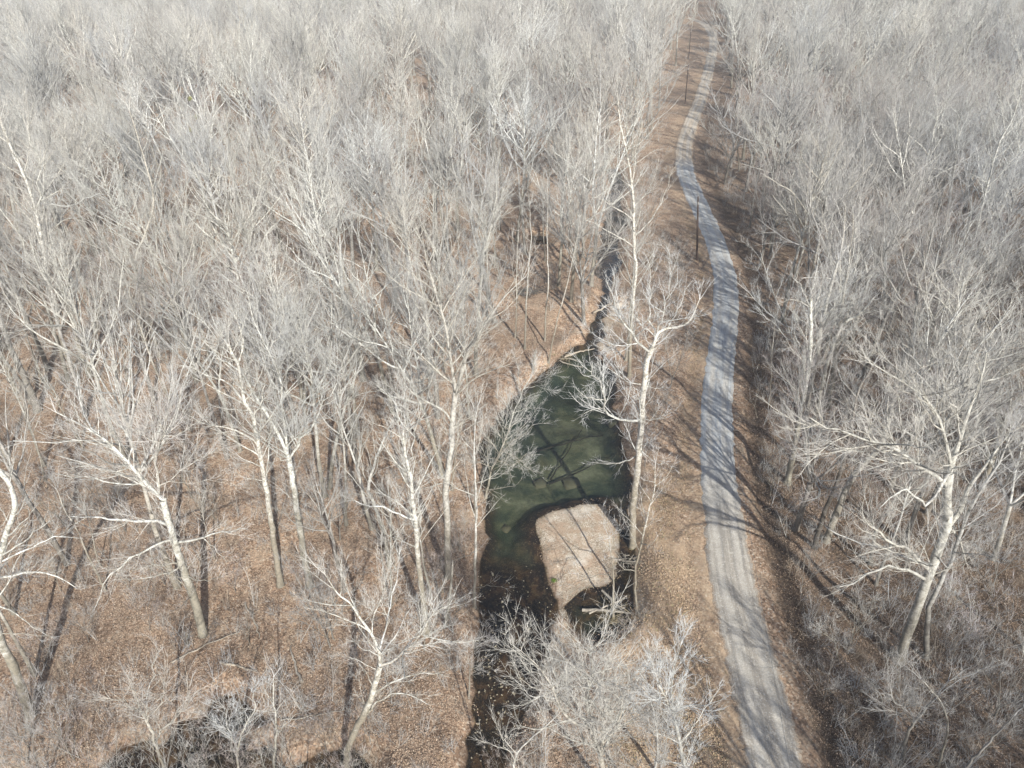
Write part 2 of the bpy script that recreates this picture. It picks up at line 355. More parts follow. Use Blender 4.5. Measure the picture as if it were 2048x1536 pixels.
ROADE = [(1640, 1512, 1632), (1536, 1495, 1610), (1490, 1485, 1599), (1421, 1475, 1581), (1353, 1459, 1562), (1285, 1444, 1546), (1216, 1430, 1525), (1148, 1418, 1506), (1079, 1411, 1494), (1025, 1409, 1483), (979, 1404, 1476), (910, 1401, 1468), (860, 1402, 1465), (808, 1404, 1464), (739, 1412, 1467), (688, 1419, 1471), (644, 1425, 1475), (603, 1430, 1475), (560, 1429, 1472), (525, 1422, 1465), (479, 1410, 1448), (441, 1394, 1432), (393, 1371, 1409), (356, 1354, 1395), (318, 1348, 1387), (296, 1350, 1387), (274, 1355, 1391), (239, 1368, 1402), (205, 1383, 1415), (164, 1400, 1421), (120, 1413, 1431), (89, 1419, 1434), (68, 1415, 1431), (52, 1404, 1420), (44, 1392, 1408), (36, 1370, 1385)]
rl = np.array([G(a, y)[:2] for y, a, b_ in ROADE]); rr = np.array([G(b_, y)[:2] for y, a, b_ in ROADE])
rc = (rl + rr) / 2; rwid = np.linalg.norm(rl - rr, axis=1) / 2
# prolong behind the camera
_e = (rc[1] - rc[3]) / np.linalg.norm(rc[1] - rc[3]); rc = np.vstack([rc[1] + _e * k for k in (60, 45, 30, 20, 10)] + [rc[1:]]); rwid = np.concatenate([[rwid[0]] * 5, rwid[1:]])
def catmull(P, k):
    P = np.asarray(P, float); Q = np.vstack([2 * P[0] - P[1], P, 2 * P[-1] - P[-2]]); out = []
    for i in range(1, len(Q) - 2):
        for j in range(k):
            t = j / k; p0, p1, p2, p3 = Q[i - 1], Q[i], Q[i + 1], Q[i + 2]
            out.append(0.5 * ((2 * p1) + (-p0 + p2) * t + (2 * p0 - 5 * p1 + 4 * p2 - p3) * t * t + (-p0 + 3 * p1 - 3 * p2 + p3) * t ** 3))
    out.append(Q[-2]); return np.array(out)
RC = catmull(np.column_stack([rc, rwid]), 6)
RCw = np.clip(RC[:, 2], 1.75, 2.2); RCw = np.convolve(np.pad(RCw, 6, 'edge'), np.ones(13) / 13, 'valid'); RC = RC[:, :2]
def road_d(X, Y):
    d = np.full(np.shape(X), 1e9); sgn = np.ones(np.shape(X))
    for i in range(0, len(RC) - 1):
        dd, _ = seg_dist(X, Y, RC[i], RC[i + 1]); dd = dd - RCw[i]
        cr = (RC[i + 1][0] - RC[i][0]) * (Y - RC[i][1]) - (RC[i + 1][1] - RC[i][1]) * (X - RC[i][0])
        m_ = dd < d; d = np.where(m_, dd, d); sgn = np.where(m_, np.where(cr < 0, 1, -1), sgn)
    return d, sgn                           # sgn +1 right side of the road

_rs = np.random.RandomState(7)
_W = [(_rs.uniform(-1, 1, 2) / s, _rs.uniform(0, 6.28), a) for s, a in ((9, .12), (7, .10), (4, .08), (3, .06), (2, .05), (1.3, .04), (1.0, .03), (.8, .03)) for _ in range(2)]
def relief(X, Y):
    z = 0
    for k, p, a in _W: z = z + a * np.sin(X * k[0] * 2 + Y * k[1] * 2 + p)
    return z
def terrain(X, Y):
    X = np.asarray(X, float); Y = np.asarray(Y, float)
    dr, sg = road_d(X, Y)
    dw = np.minimum(np.minimum(sdist(X, Y, CREEK), sdist(X, Y, SIDE)), np.minimum(sdist(X, Y, POND), np.minimum(sdist(X, Y, FAR1), sdist(X, Y, FAR2))))
    dbar = np.minimum(sdist(X, Y, BAR), sdist(X, Y, BAR2))
    near = sstep(150, 110, Y)
    z = relief(X, Y) * near * sstep(0.3, 4, dr)
    # ditch on the right of the road
    z = z - np.where(sg > 0, 0.65 * np.exp(-((dr - 2.3) / 0.9) ** 2), 0.2 * np.exp(-((dr - 1.6) / 0.7) ** 2)) * near
    z = np.where(dr < 0.25, -0.02, z)
    bank = sstep(0.0, 1.5, dw)
    z = z * sstep(0, 2.5, dw) * bank + (1 - bank) * (WZ) + 0.0
    # low gravel bars
    lowz = WZ + 0.01 + 0.26 * sstep(0, 4.5, dw) + 0.03 * np.sin(X * 3.1) * np.sin(Y * 2.7)
    kb = sstep(1.4, -0.6, dbar + .35 * np.sin(X * 2.3 + Y) + .3 * np.sin(Y * 3.1 - X))
    z = np.where(dw > 0, z * (1 - kb) + lowz * kb, z)
    # below water
    px = proj(np.stack([X, Y, np.full(np.shape(X), WZ)], -1))
    poolm = sstep(1150, 1060, px[..., 1]) * sstep(640, 720, px[..., 1]) * (px[..., 0] < 1300)
    dp = np.where(sdist(X, Y, POND) < 0.3, 0.8, 0.22 + 1.3 * poolm)
    dp = np.where(sdist(X, Y, SIDE) < 0, 0.7, dp)
    wet = WZ - np.minimum(-dw * 0.75, dp) - 0.04 * np.sin(X * 1.9 + Y) * np.sin(Y * 2.3)
    mg = sstep(3.0, 0.0, dbar); wet = wet * (1 - mg) + (WZ - 0.03 - 0.10 * np.clip(dbar, 0, 3)) * mg
    z = np.where(dw < 0, wet, z)
    deep = poolm * sstep(0, -1.5, dw) * sstep(0.3, 2.2, dbar)
    deep = np.maximum(deep, sstep(0, -1.2, sdist(X, Y, SIDE)) * sstep(1180, 1230, px[..., 1]) * .35)
    barm = np.where(dw > 0, kb, 0) 
    verge = sstep(4.5, 1.5, dr) * np.where(sg < 0, .55, 0.1)
    verge = np.maximum(verge, sstep(13, 6, dr) * (sg < 0) * sstep(72, 50, Y) * (X > 6) * .85)
    bed = sstep(0.3, -0.25, dw)
    return z, barm, bed, verge, deep, dw, dr, sg, dbar
def axis(lo, hi, step, out_lo, out_hi, g=1.12):
    a = list(np.arange(lo, hi, step)); s = step; x = a[-1]
    while x < out_hi: s *= g; x += s; a.append(x)
    s = step; x = lo; pre = []
    while x > out_lo: s *= g; x -= s; pre.append(x)
    return np.array(pre[::-1] + a)
gx = axis(-34, 36, 0.38, -1800, 1800, 1.10); gy = axis(14, 135, 0.38, -120, 2600, 1.07)
GX, GY = np.meshgrid(gx, gy)
Z, barm, bedm, vergem, deepm, dwm, drm, sgm, dbm = terrain(GX, GY)
nx, ny = len(gx), len(gy)
ii = (np.arange(ny - 1)[:, None] * nx + np.arange(nx - 1)[None, :])
quads = np.stack([ii, ii + 1, ii + nx + 1, ii + nx], -1).reshape(-1, 4)
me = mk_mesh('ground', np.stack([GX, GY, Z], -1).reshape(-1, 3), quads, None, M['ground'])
ca = me.color_attributes.new('zone', 'FLOAT_COLOR', 'POINT')
ca.data.foreach_set('color', np.stack([barm, bedm, vergem, np.ones_like(Z)], -1).astype(np.float32).ravel())
pa = me.attributes.new('damp', 'FLOAT', 'POINT'); pa.data.foreach_set('value', ((sgm > 0) * np.exp(-((drm - 2.6) / 1.6) ** 2) * .6 * (GY < 250) + (sgm > 0) * sstep(1, 5, drm) * (.38 + .27 * sstep(75, 50, GY)) + .75 * np.exp(-np.maximum(dwm, 0) / .3) * (dwm < 3) + (sgm < 0) * sstep(52, 40, GY) * sstep(2, 12, drm) * .10).astype(np.float32).ravel())  # shade of ditch and right-hand woods painted in; water edges are wet
da = me.attributes.new('deep', 'FLOAT', 'POINT'); da.data.foreach_set('value', deepm.astype(np.float32).ravel())
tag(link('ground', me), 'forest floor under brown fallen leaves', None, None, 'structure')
def hz(x, y):
    return float(terrain(np.array([float(x)]), np.array([float(y)]))[0][0])

# water: one sheet per water body
def water(name, mask, label):
    cells = mask[:-1, :-1] | mask[1:, :-1] | mask[:-1, 1:] | mask[1:, 1:]
    q = quads.reshape(ny - 1, nx - 1, 4)[cells]
    u, inv = np.unique(q, return_inverse=True)
    v = np.stack([GX.ravel()[u], GY.ravel()[u], np.full(len(u), WZ)], -1)
    tag(link(name, mk_mesh(name, v, inv.reshape(-1, 4), None, M['water'])), label, None, None, 'structure')
dc = np.minimum(sdist(GX, GY, CREEK), sdist(GX, GY, SIDE))
water('creek_water', (dc < 0.1), 'clear green and dark brown creek water')
water('pond_water', (sdist(GX, GY, POND) < 0.1), 'black still water in the lower left hollow')
for nm, pl, pxl in (('puddle_water', FAR1, FAR1_PX), ('puddle_water', FAR2, FAR2_PX)):
    c_ = pl.mean(0); v = np.array([[*(c_ + (p - c_) * 1.3), -0.25] for p in pl])
    # far puddles sit in coarse terrain: a shallow sheet just above the leaves
    k = 24; an = np.linspace(0, 2 * math.pi, k, endpoint=False); e = np.ptp(pl, axis=0) / 2
    ring = np.stack([c_[0] + e[0] * np.cos(an) * (1 + .2 * np.sin(3 * an)), c_[1] + e[1] * np.sin(an) * (1 + .15 * np.cos(2 * an)), np.full(k, 0.06)], -1)
    v = np.vstack([[[c_[0], c_[1], 0.06]], ring]); t = [[0, 1 + i, 1 + (i + 1) % k] for i in range(k)]
    tag(link(nm, mk_mesh(nm, v, None, t, M['water'])), 'shallow puddle among the far trees', None, None, 'structure')

# road sheet
ts = np.gradient(RC, axis=0); ts /= np.linalg.norm(ts, axis=1, keepdims=True); nr = np.stack([ts[:, 1], -ts[:, 0]], -1)
al = np.concatenate([[0], np.cumsum(np.linalg.norm(np.diff(RC, axis=0), axis=1))]); al -= np.interp(29, RC[:, 1][:90], al[:90])
prof = [(-1.12, -0.15), (-1.0, 0.012), (-0.7, 0.06), (-0.42, 0.045), (-0.1, 0.10), (0.1, 0.10), (0.42, 0.045), (0.7, 0.06), (1.0, 0.012), (1.12, -0.15)]
rv = []; ru = []
rjit = np.random.RandomState(5)
for i in range(len(RC)):
    for j, (k, zz) in enumerate(prof):
        kk = k + (rjit.normal(0, 0.06) if abs(k) >= 1 else 0)
        p = RC[i] + nr[i] * RCw[i] * kk; rv.append((p[0], p[1], zz)); ru.append((RCw[i] * k, al[i]))
npf = len(prof)
rq = [[i * npf + j, i * npf + j + 1, (i + 1) * npf + j + 1, (i + 1) * npf + j] for i in range(len(RC) - 1) for j in range(npf - 1)]
me = mk_mesh('gravel_road', rv, rq, None, M['road']); uvl = me.uv_layers.new(name='UVMap')
li = np.array(rq).ravel(); uvl.data.foreach_set('uv', np.array(ru, np.float32)[li].ravel())
tag(link('gravel_road', me), 'narrow winding gravel road', None, None, 'structure')

# ------------------------------------------------------------------ trees
UP = np.array([0, 0, 1.0])
def norm(a): return a / (np.linalg.norm(a, axis=-1, keepdims=True) + 1e-9)
def grow(rs, P0, D, L, k, wig, trop):
    N = len(P0); P = np.empty((N, k + 1, 3)); P[:, 0] = P0; d = D.copy(); st = (L / k)[:, None]
    for i in range(k):
        d = norm(d + rs.normal(0, wig, (N, 3)) + UP * trop)
        P[:, i + 1] = P[:, i] + d * st
    return P
def rad_of(L): return 0.0072 * np.power(np.maximum(L, 0.05), 1.2) + 0.0018
def spawn(rs, P, L, Ra, Rb, dens, tmin, lf, amin, amax, up=0.0, tmax=0.98, shape=0.55):
    N, k1, _ = P.shape
    cnt = np.maximum(1, (L * dens * (tmax - tmin) + rs.rand(N)).astype(int))
    idx = np.repeat(np.arange(N), cnt); n = len(idx)
    t = tmin + (tmax - tmin) * rs.rand(n)
    s = t * (k1 - 1); i0 = np.minimum(s.astype(int), k1 - 2); fr = (s - i0)[:, None]
    A, B = P[idx, i0], P[idx, i0 + 1]; P0 = A + (B - A) * fr; T = norm(B - A)
    rv_ = rs.normal(0, 1, (n, 3)); rv_ -= (rv_ * T).sum(1, keepdims=True) * T; rv_ = norm(rv_)
    an = np.radians(amin + (amax - amin) * rs.rand(n))[:, None]
    D = norm(T * np.cos(an) + rv_ * np.sin(an) + UP * up)
    Lc = lf * L[idx] * (1 - shape * t) * rs.uniform(0.55, 1.25, n)
    pr = Ra[idx] * (1 - t) + Rb[idx] * t
    return P0, D, Lc, np.minimum(rad_of(Lc), pr * 0.75), t
def ramify(rs, mb, P, L, Ra, Rb, q=1.0, tw=1.0, tmin=0.22, up=0.06, sub=0.42, droop=0.0):
    """three further orders of branches on limbs P"""
    p0, d, l, r, _ = spawn(rs, P, L, Ra, Rb, 2.1 * q, tmin, sub, 22, 52, up)
    l = np.clip(l, 0.6, 4.6); B1 = grow(rs, p0, d, l, 5, 0.12, 0.09 - droop); mb.mi = 1; mb.tubes(B1, r, r * 0.35 + 0.002, 4); mb.mi = 0
    p0, d, l2, r2, _ = spawn(rs, B1, l, r, r * 0.35, 3.0 * q, 0.12, 0.52, 20, 50, up)
    l2 = np.clip(l2, 0.4, 2.3); B2 = grow(rs, p0, d, l2, 3, 0.16, 0.06 - droop); r2 = np.maximum(r2, 0.0055 * tw); mb.tubes(B2, r2, r2 * 0.6, 3)
    p0, d, l3, r3, _ = spawn(rs, B2, l2, r2, r2 * 0.5, 4.4 * q, 0.1, 0.66, 18, 50, up * 0.7)
    l3 = np.clip(l3 * 1.2, 0.35, 1.3); B3 = grow(rs, p0, d, l3, 2, 0.16, 0.05 - droop); r3 = np.maximum(r3, 0.0050 * tw) ; mb.tubes(B3, r3, r3 * .5, 3, tip=True)
    # terminal sprays at the limb and branch tips
    ends = np.concatenate([P[:, -1], B1[:, -1]]); dd = np.concatenate([norm(P[:, -1] - P[:, -2]), norm(B1[:, -1] - B1[:, -2])])
    e = np.repeat(np.arange(len(ends)), 3); l4 = rs.uniform(0.35, 1.0, len(e)); D4 = norm(dd[e] + rs.normal(0, .35, (len(e), 3)))
    B4 = grow(rs, ends[e], D4, l4, 2, 0.12, 0.05); mb.tubes(B4, np.full(len(e), 0.0065 * tw), np.full(len(e), 0.003), 3, tip=True)
def proto(seed, form, H, bark, twig, q=1.0, tw=1.0, lk=1.15):
    """returns (trunk mesh, crown mesh, height, crown radius)"""
    rs = np.random.RandomState(seed); tr = MB(); cr = MB()
    r0 = {'tall': .0105, 'forked': .0120, 'spreading': .0135, 'slender': .0075, 'small': .0075}[form] * H * rs.uniform(.9, 1.15)
    lean = rs.normal(0, 0.035, 2)
    stems = []
    def stem(p0, d, L, ra, rb, k=12, wig=.045):
        P = grow(rs, np.array([p0]), norm(np.array([d])), np.array([L]), k, wig, 0.02); stems.append((P, ra, rb, L)); return P
    fk = {'tall': 0, 'forked': rs.uniform(.32, .5), 'spreading': rs.uniform(.22, .34), 'slender': 0, 'small': rs.uniform(.08, .22)}[form]
    if fk == 0:
        P = stem([0, 0, -0.3], [lean[0], lean[1], 1], H * .93, r0, r0 * .12, 16, .035)
        crown_from = [(P, H * .93, r0, r0 * .12, {'tall': .5, 'slender': .48}[form])]
    else:
        P = stem([0, 0, -0.3], [lean[0], lean[1], 1], H * fk + .3, r0, r0 * .78, 7, .03)
        top = P[0, -1]; ns = {'forked': rs.randint(2, 4), 'spreading': rs.randint(3, 6), 'small': rs.randint(3, 6)}[form]
        a0 = rs.uniform(0, 6.28); crown_from = []
        for i in range(ns):
            a = a0 + 6.28 * i / ns + rs.normal(0, .3); sp = {'forked': .36, 'spreading': .66, 'small': .5}[form] * rs.uniform(.6, 1.3)
            L = H * (1 - fk) * rs.uniform(.82, 1.0) * (1 + .1 * sp); ra = r0 * .78 / math.sqrt(ns) * 1.15 * rs.uniform(.85, 1.1)
            S = stem(top - [0, 0, .15], [math.cos(a) * sp, math.sin(a) * sp, 1], L, ra, ra * .12, 12, .06)
            crown_from.append((S, L, ra, ra * .12, .12))
    for P, ra, rb, L in stems:
        k = P.shape[1]; t = np.linspace(0, 1, k); Rk = (ra + (rb - ra) * t ** 0.9) * rs.uniform(.94, 1.06, k)
        if P[0, 0, 2] < 0: Rk[0] *= 1.45; Rk[1] *= 1.06
        tr.tubes(P, None, None, 9 if r0 > .12 else 6, Rk=Rk[None, :])
    lP, lL, lA, lB = [], [], [], []
    for P, L, ra, rb, t0 in crown_from:
        n = max(4, int(L * {'tall': 1.25, 'forked': .85, 'spreading': .75, 'slender': 1.5, 'small': 1.2}[form]))
        lenf = {'tall': .40, 'forked': .50, 'spreading': .50, 'slender': .25, 'small': .40}[form]
        tt = t0 + (0.97 - t0) * (np.arange(n) + rs.rand(n)) / n
        s = tt * (P.shape[1] - 1); i0 = np.minimum(s.astype(int), P.shape[1] - 2); frc = (s - i0)[:, None]
        p0 = P[0, i0] * (1 - frc) + P[0, i0 + 1] * frc; T = norm(P[0, i0 + 1] - P[0, i0])
        az = np.arange(n) * 2.4 + rs.normal(0, .5, n); side = np.stack([np.cos(az), np.sin(az), np.zeros(n)], -1)
        an = np.radians(rs.uniform(28, 58, n) - 16 * (tt - t0))[:, None]
        D = norm(T * np.cos(an) + side * np.sin(an) + UP * .1)
        LL = lenf * L * (1.12 - .75 * (tt - t0) / (1 - t0)) * rs.uniform(.6, 1.2, n)
        ra_ = np.minimum(rad_of(LL) * 1.05, (ra * (1 - tt) + rb * tt) * .7)
        # a few heavy limbs
        lP.append((p0, D)); lL.append(LL); lA.append(ra_); lB.append(ra_ * .25)
    p0 = np.concatenate([a for a, b in lP]); D = np.concatenate([b for a, b in lP]); LL = np.concatenate(lL); ra_ = np.concatenate(lA)
    limbs = grow(rs, p0, D, LL, 8, .13, .07); cr.mi = 1; cr.tubes(limbs, ra_ * lk, ra_ * .3 * lk, 5); cr.mi = 0
    ramify(rs, cr, limbs, LL, ra_, ra_ * .25, q, tw)
    # twigs right on the stems' upper half
    for P, L, ra, rb, t0 in crown_from:
        a, d_, l_, r_, _ = spawn(rs, P, np.array([L]), np.array([ra]), np.array([rb]), 2.5 * q, max(t0, .5), .12, 40, 75, .1)
        l_ = np.clip(l_, .4, 1.8); B = grow(rs, a, d_, l_, 3, .15, .05); cr.tubes(B, np.minimum(r_, .012), np.full(len(r_), .004), 3)
    allv = np.concatenate(cr.v); return tr.mesh(form + '_trunk', M[bark]), cr.mesh(form + '_crown', M[twig], True, M[bark]), float(allv[:, 2].max()), float(np.percentile(np.hypot(allv[:, 0], allv[:, 1]), 92))

PROTOS = []      # (form, tone, trunk, crown, H, Rcrown)
spec = [('tall', 26, 'pale'), ('tall', 28, 'grey'), ('tall', 25, 'white'), ('forked', 27, 'pale'), ('forked', 25, 'grey'), ('forked', 26, 'white'),
        ('spreading', 24, 'pale'), ('spreading', 26, 'grey'), ('spreading', 22, 'red'), ('slender', 20, 'pale'), ('slender', 18, 'white'), ('slender', 22, 'pale'),
        ('small', 9, 'pale'), ('small', 11, 'grey'), ('small', 8, 'red')]
for i, (fm, H, tone) in enumerate(spec):
    bk = {'pale': 'bark_pale', 'grey': 'bark_grey', 'white': 'bark_white', 'red': 'bark_grey'}[tone]
    a, b_, h_, r_ = proto(100 + i, fm, H, bk, 'twig_' + tone, {'tall': .68, 'slender': .7}.get(fm, .85), 1.2, 1.18)
    PROTOS.append((fm, tone, a, b_, h_, r_))
FARP = []
for i, (fm, H, tone) in enumerate([('tall', 27, 'grey'), ('forked', 26, 'pale'), ('spreading', 25, 'grey'), ('tall', 26, 'white'), ('spreading', 23, 'pale'), ('forked', 26, 'white'), ('spreading', 24, 'red'), ('slender', 22, 'white'), ('slender', 19, 'pale')]):
    bk = {'pale': 'bark_pale', 'grey': 'bark_grey', 'white': 'bark_white', 'red': 'bark_grey'}[tone]
    a, b_, h_, r_ = proto(300 + i, fm, H, bk, 'twig_' + tone, 0.55, 1.5, 1.45)
    FARP.append((fm, tone, a, b_, h_, r_))
print('proto faces', sum(len(p[3].polygons) for p in PROTOS), sum(len(p[3].polygons) for p in FARP))

# ------------------------------------------------------------------ the trees one can single out, each traced limb by limb
K = 700 / 2048.0
def c1(*p): return [(x * K, y * K) for x, y in p]
def c2(*p): return [(700 + x * K, y * K) for x, y in p]
def c3(*p): return [(1348 + x * K, y * K) for x, y in p]
def c4(*p): return [(x * K, 500 + y * K) for x, y in p]
def c5(*p): return [(700 + x * K, 500 + y * K) for x, y in p]
def c6(*p): return [(1348 + x * K, 500 + y * K) for x, y in p]
def c7(*p): return [(x * K, 1011 + y * K) for x, y in p]
def c8(*p): return [(700 + x * K, 1011 + y * K) for x, y in p]
def c9(*p): return [(1348 + x * K, 1011 + y * K) for x, y in p]
HEROES = []; HERO_BASES = []
def poly_len(P): return float(np.linalg.norm(np.diff(P, axis=0), axis=1).sum())
def resamp(P, n):
    P = catmull(P, 6); s = np.concatenate([[0], np.cumsum(np.linalg.norm(np.diff(P, axis=0), axis=1))])
    t = np.linspace(0, s[-1], n); return np.stack([np.interp(t, s, P[:, i]) for i in range(3)], -1)
def hero(trunk, limbs, r, label, tone='white', stems=(), q=1.0, autolimb=0.5, tmin=.45, group=None, cat='tree', top=.22, name='bare_tree', twl=1.0):
    """trunk: photo polyline from the foot up; stems: further stems; limbs: limb polylines; all given real depth about the foot"""
    rs = np.random.RandomState(int(trunk[0][0] * 7 + trunk[0][1]) % 99991); r = r * .84
    b = G(*trunk[0]); Y0 = b[1]; foot = np.array([b[0], Y0, hz(b[0], Y0)])
    if foot[2] < WZ: foot[2] = WZ - .2
    ph = rs.uniform(0, 6.28)
    def lift(pl, start=None, slope=0.0):
        out = []; d0 = 0 if start is None else start[1] - Y0; last = None; acc = 0
        for i, (x, y) in enumerate(pl):
            if i == 0 and start is not None: P = start.copy()
            else:
                P0_ = V(x, y, Y0 + d0)
                if last is not None: acc += np.linalg.norm(P0_ - last) * slope * .75
                P = V(x, y, Y0 + d0 + acc)
                last = P0_
            if last is None: last = P
            out.append(P)
        return np.array(out)
    tk = lift(trunk, None, rs.uniform(-.06, .06)); tk[0] = foot - [0, 0, .3]
    tk = resamp(tk, max(10, 4 * len(trunk)))
    wob_ = rs.normal(0, 0.03, tk.shape); wob_[:2] = 0; tk = tk + wob_
    lines = [tk]; rads = [np.linspace(1, top, len(tk)) ** .9 * r]
    def attach(pl):
        first = np.array(pl[0]); best = None
        for ln, rd in zip(lines, rads):
            pp = proj(ln); d = np.hypot(*(pp - first).T); i = int(d.argmin())
            if best is None or d[i] < best[0] - 1.5: best = (d[i], ln[i], rd[i])
        return best[1], best[2]
    T = thing(name, foot, label, cat, group); off = foot
    mt = MB(); tops = []
    rk = rads[0].copy() * rs.uniform(.94, 1.06, len(rads[0])); rk[0] *= 1.55; rk[1] *= 1.12
    mt.tubes(tk[None] - off, None, None, 12, Rk=rk[None])
    for st in stems:
        s0, r_ = attach(st); P = lift(st, s0, rs.choice([-1, 1]) * rs.uniform(.1, .35)); P = resamp(P, max(10, 4 * len(st)))
        ra = r_ * .68; rr_ = np.linspace(ra, ra * .16, len(P)); lines.append(P); rads.append(rr_)
        mt.tubes(P[None] - off, None, None, 9, Rk=rr_[None]); tops.append((P, ra, ra * .16))
    bark, twig = {'white': ('bark_white', 'twig_white'), 'pale': ('bark_pale', 'twig_pale'), 'grey': ('bark_grey', 'twig_grey'), 'red': ('bark_grey', 'twig_red'), 'dark': ('bark_dark', 'twig_grey')}[tone]
    link('trunk', mt.mesh('trunk', M[bark]), T)
    crown = MB(); LP, LR = [], []
    for j, lm in enumerate(limbs):
        s0, r_ = attach(lm); P = lift(lm, s0, (1 if j % 2 else -1) * rs.uniform(.15, .75)); L = poly_len(P)
        P = resamp(P, 10); w2 = rs.normal(0, .012 * L, P.shape); w2[0] = 0; P = P + w2
        ra = min(r_ * .5, rad_of(L) * 1.25); lb = MB(); lb.tubes(P[None] - off, [ra], [ra * .22], 7)
        link('limb', lb.mesh('limb', M[bark]), T); lines.append(P); rads.append(np.linspace(ra, ra * .22, 10)); LP.append(P); LR.append((ra, ra * .22, L))
    # procedural limbs all round the upper trunk and stems, so the crown has depth
    for P, ra, rb in [(tk[int(len(tk) * tmin):], r * (1 - tmin), r * top)] + tops:
        L = poly_len(P); Hs = foot[2] + 26
        n = int(L * autolimb * 3.6 + rs.rand())
        if n < 1: continue
        tt = (np.arange(n) + rs.rand(n)) / n * .97; s = tt * (len(P) - 1); i0 = np.minimum(s.astype(int), len(P) - 2); fr = (s - i0)[:, None]
        p0 = P[i0] * (1 - fr) + P[i0 + 1] * fr; TT = norm(P[i0 + 1] - P[i0]); az = np.arange(n) * 2.4 + ph
        side = np.stack([np.cos(az), np.sin(az), np.zeros(n)], -1); an = np.radians(rs.uniform(28, 58, n))[:, None]
        D = norm(TT * np.cos(an) + side * np.sin(an) + UP * .08)
        LL = np.clip(.44 * L * rs.uniform(.5, 1.2, n) * (1.05 - .45 * tt), 1.2, 6.5) * twl
        rA = np.minimum(rad_of(LL), .6 * (ra * (1 - tt) + rb * tt)); Q = grow(rs, p0, D, LL, 9, .10, .05)
        crown.mi = 1; crown.tubes(Q - off, rA, rA * .25, 5); crown.mi = 0
        for i in range(n): LP.append(Q[i]); LR.append((rA[i], rA[i] * .25, LL[i]))
        e0, ed = P[-1], norm(P[-1] - P[-2])
        D = norm(np.repeat(ed[None], 4, 0) + rs.normal(0, .4, (4, 3))); LL = np.full(4, max(1.2, L * .16)) * rs.uniform(.7, 1.2, 4); Q = grow(rs, np.repeat(e0[None], 4, 0), D, LL, 9, .10, .05)
        rA = np.full(4, min(rb, .03)); crown.tubes(Q - off, rA, rA * .3, 5)
        for i in range(4): LP.append(Q[i]); LR.append((rA[i], rA[i] * .3, LL[i]))
    if LP:
        A = np.array([p[:10] if len(p) >= 10 else resamp(p, 10) for p in LP]) - off
        ramify(rs, crown, A, np.array([x[2] for x in LR]), np.array([x[0] for x in LR]), np.array([x[1] for x in LR]), q, 1.1, tmin=.15)
    if crown.n: link('crown', crown.mesh('crown', M[twig], True, M[bark]), T)
    HERO_BASES.append(foot[:2]); HEROES.append(T)
    return T

exec_heroes = True
hero(c7((1185, 750), (1150, 600), (1085, 400), (1030, 240), (985, 80)) + c4((950, 1460)),
     [c4((940, 1430), (915, 1340), (905, 1260), (930, 1170), (935, 1060), (900, 950), (900, 800)), c4((930, 1200), (990, 1090), (1020, 980), (1040, 880)),
      c4((980, 1390), (1050, 1320), (1150, 1240), (1260, 1170), (1400, 1130)), c4((1000, 1410), (1100, 1370), (1250, 1350), (1450, 1400)), c4((820, 1370), (650, 1360), (500, 1330), (300, 1310)),
      c4((780, 1290), (640, 1290), (500, 1270), (380, 1290)), c4((700, 1190), (560, 1130), (430, 1110), (300, 1080)), c4((780, 1240), (770, 1120), (700, 1020), (640, 900)), c4((600, 1100), (480, 1000), (400, 860)),
      c7((975, 130), (870, 85), (700, 80), (560, 70), (400, 50)), c7((1020, 215), (1100, 195), (1200, 185), (1330, 150), (1460, 130)), c7((1200, 190), (1260, 260), (1330, 330), (1400, 320)),
      c7((985, 200), (870, 250), (700, 350), (620, 450), (560, 600)), c7((1040, 330), (880, 350), (720, 390)), c7((1080, 350), (960, 400), (680, 435)), c7((865, 255), (880, 380), (905, 520)), c7((1100, 400), (1180, 440), (1300, 420)), c4((1000, 1330), (1100, 1230), (1160, 1080), (1200, 960))],
     .43, 'big pale spreading tree with leaning trunk, standing alone in the left foreground', 'white',
     stems=[c4((940, 1440), (860, 1370), (790, 1290), (700, 1190), (600, 1100), (450, 1010), (330, 950))], q=1.05, autolimb=.6, tmin=.3, top=.6)
hero(c7((1812, 468), (1780, 300), (1745, 60)) + c4((1720, 1400), (1690, 1230)),
     [c4((1650, 790), (1700, 670), (1745, 500), (1780, 400), (1800, 300)), c4((1590, 600), (1640, 480), (1660, 350), (1640, 200)), c4((1710, 1210), (1760, 1100), (1850, 980), (1920, 870), (1960, 790)),
      c4((1600, 640), (1700, 590), (1790, 540)), c4((1500, 880), (1400, 800), (1330, 700)), c4((1560, 590), (1480, 510), (1370, 440)), c4((1690, 1240), (1640, 1220), (1580, 1130))],
     .36, 'tall white tree forked into two crossing stems, left of the creek', 'white',
     stems=[c4((1690, 1210), (1650, 1120), (1580, 990), (1510, 880), (1430, 740), (1390, 660), (1330, 560)), c4((1690, 1200), (1670, 1060), (1650, 900), (1645, 780), (1600, 650), (1540, 530), (1480, 400), (1450, 260), (1400, 140))], top=.7)
hero(c7((1640, 466), (1610, 260), (1580, 60)) + c4((1545, 1330), (1510, 1130), (1480, 970), (1430, 880), (1400, 700), (1340, 560)),
     [c4((1560, 1140), (1450, 1080), (1300, 1030), (1170, 1010), (1080, 960), (1055, 900)), c4((1460, 960), (1350, 930), (1220, 910)), c4((1430, 880), (1330, 780), (1220, 730), (1070, 680)), c4((1400, 700), (1300, 640), (1200, 590), (1040, 560)),
      c4((1380, 640), (1250, 500), (1130, 380), (1040, 320)), c4((1400, 700), (1420, 560), (1400, 420), (1320, 300), (1240, 220)), c4((1480, 980), (1540, 850), (1560, 720)), c4((1360, 600), (1260, 420), (1200, 280))],
     .33, 'white barked tree with a fan of twigs, just left of the forked tree', 'white', top=.3)
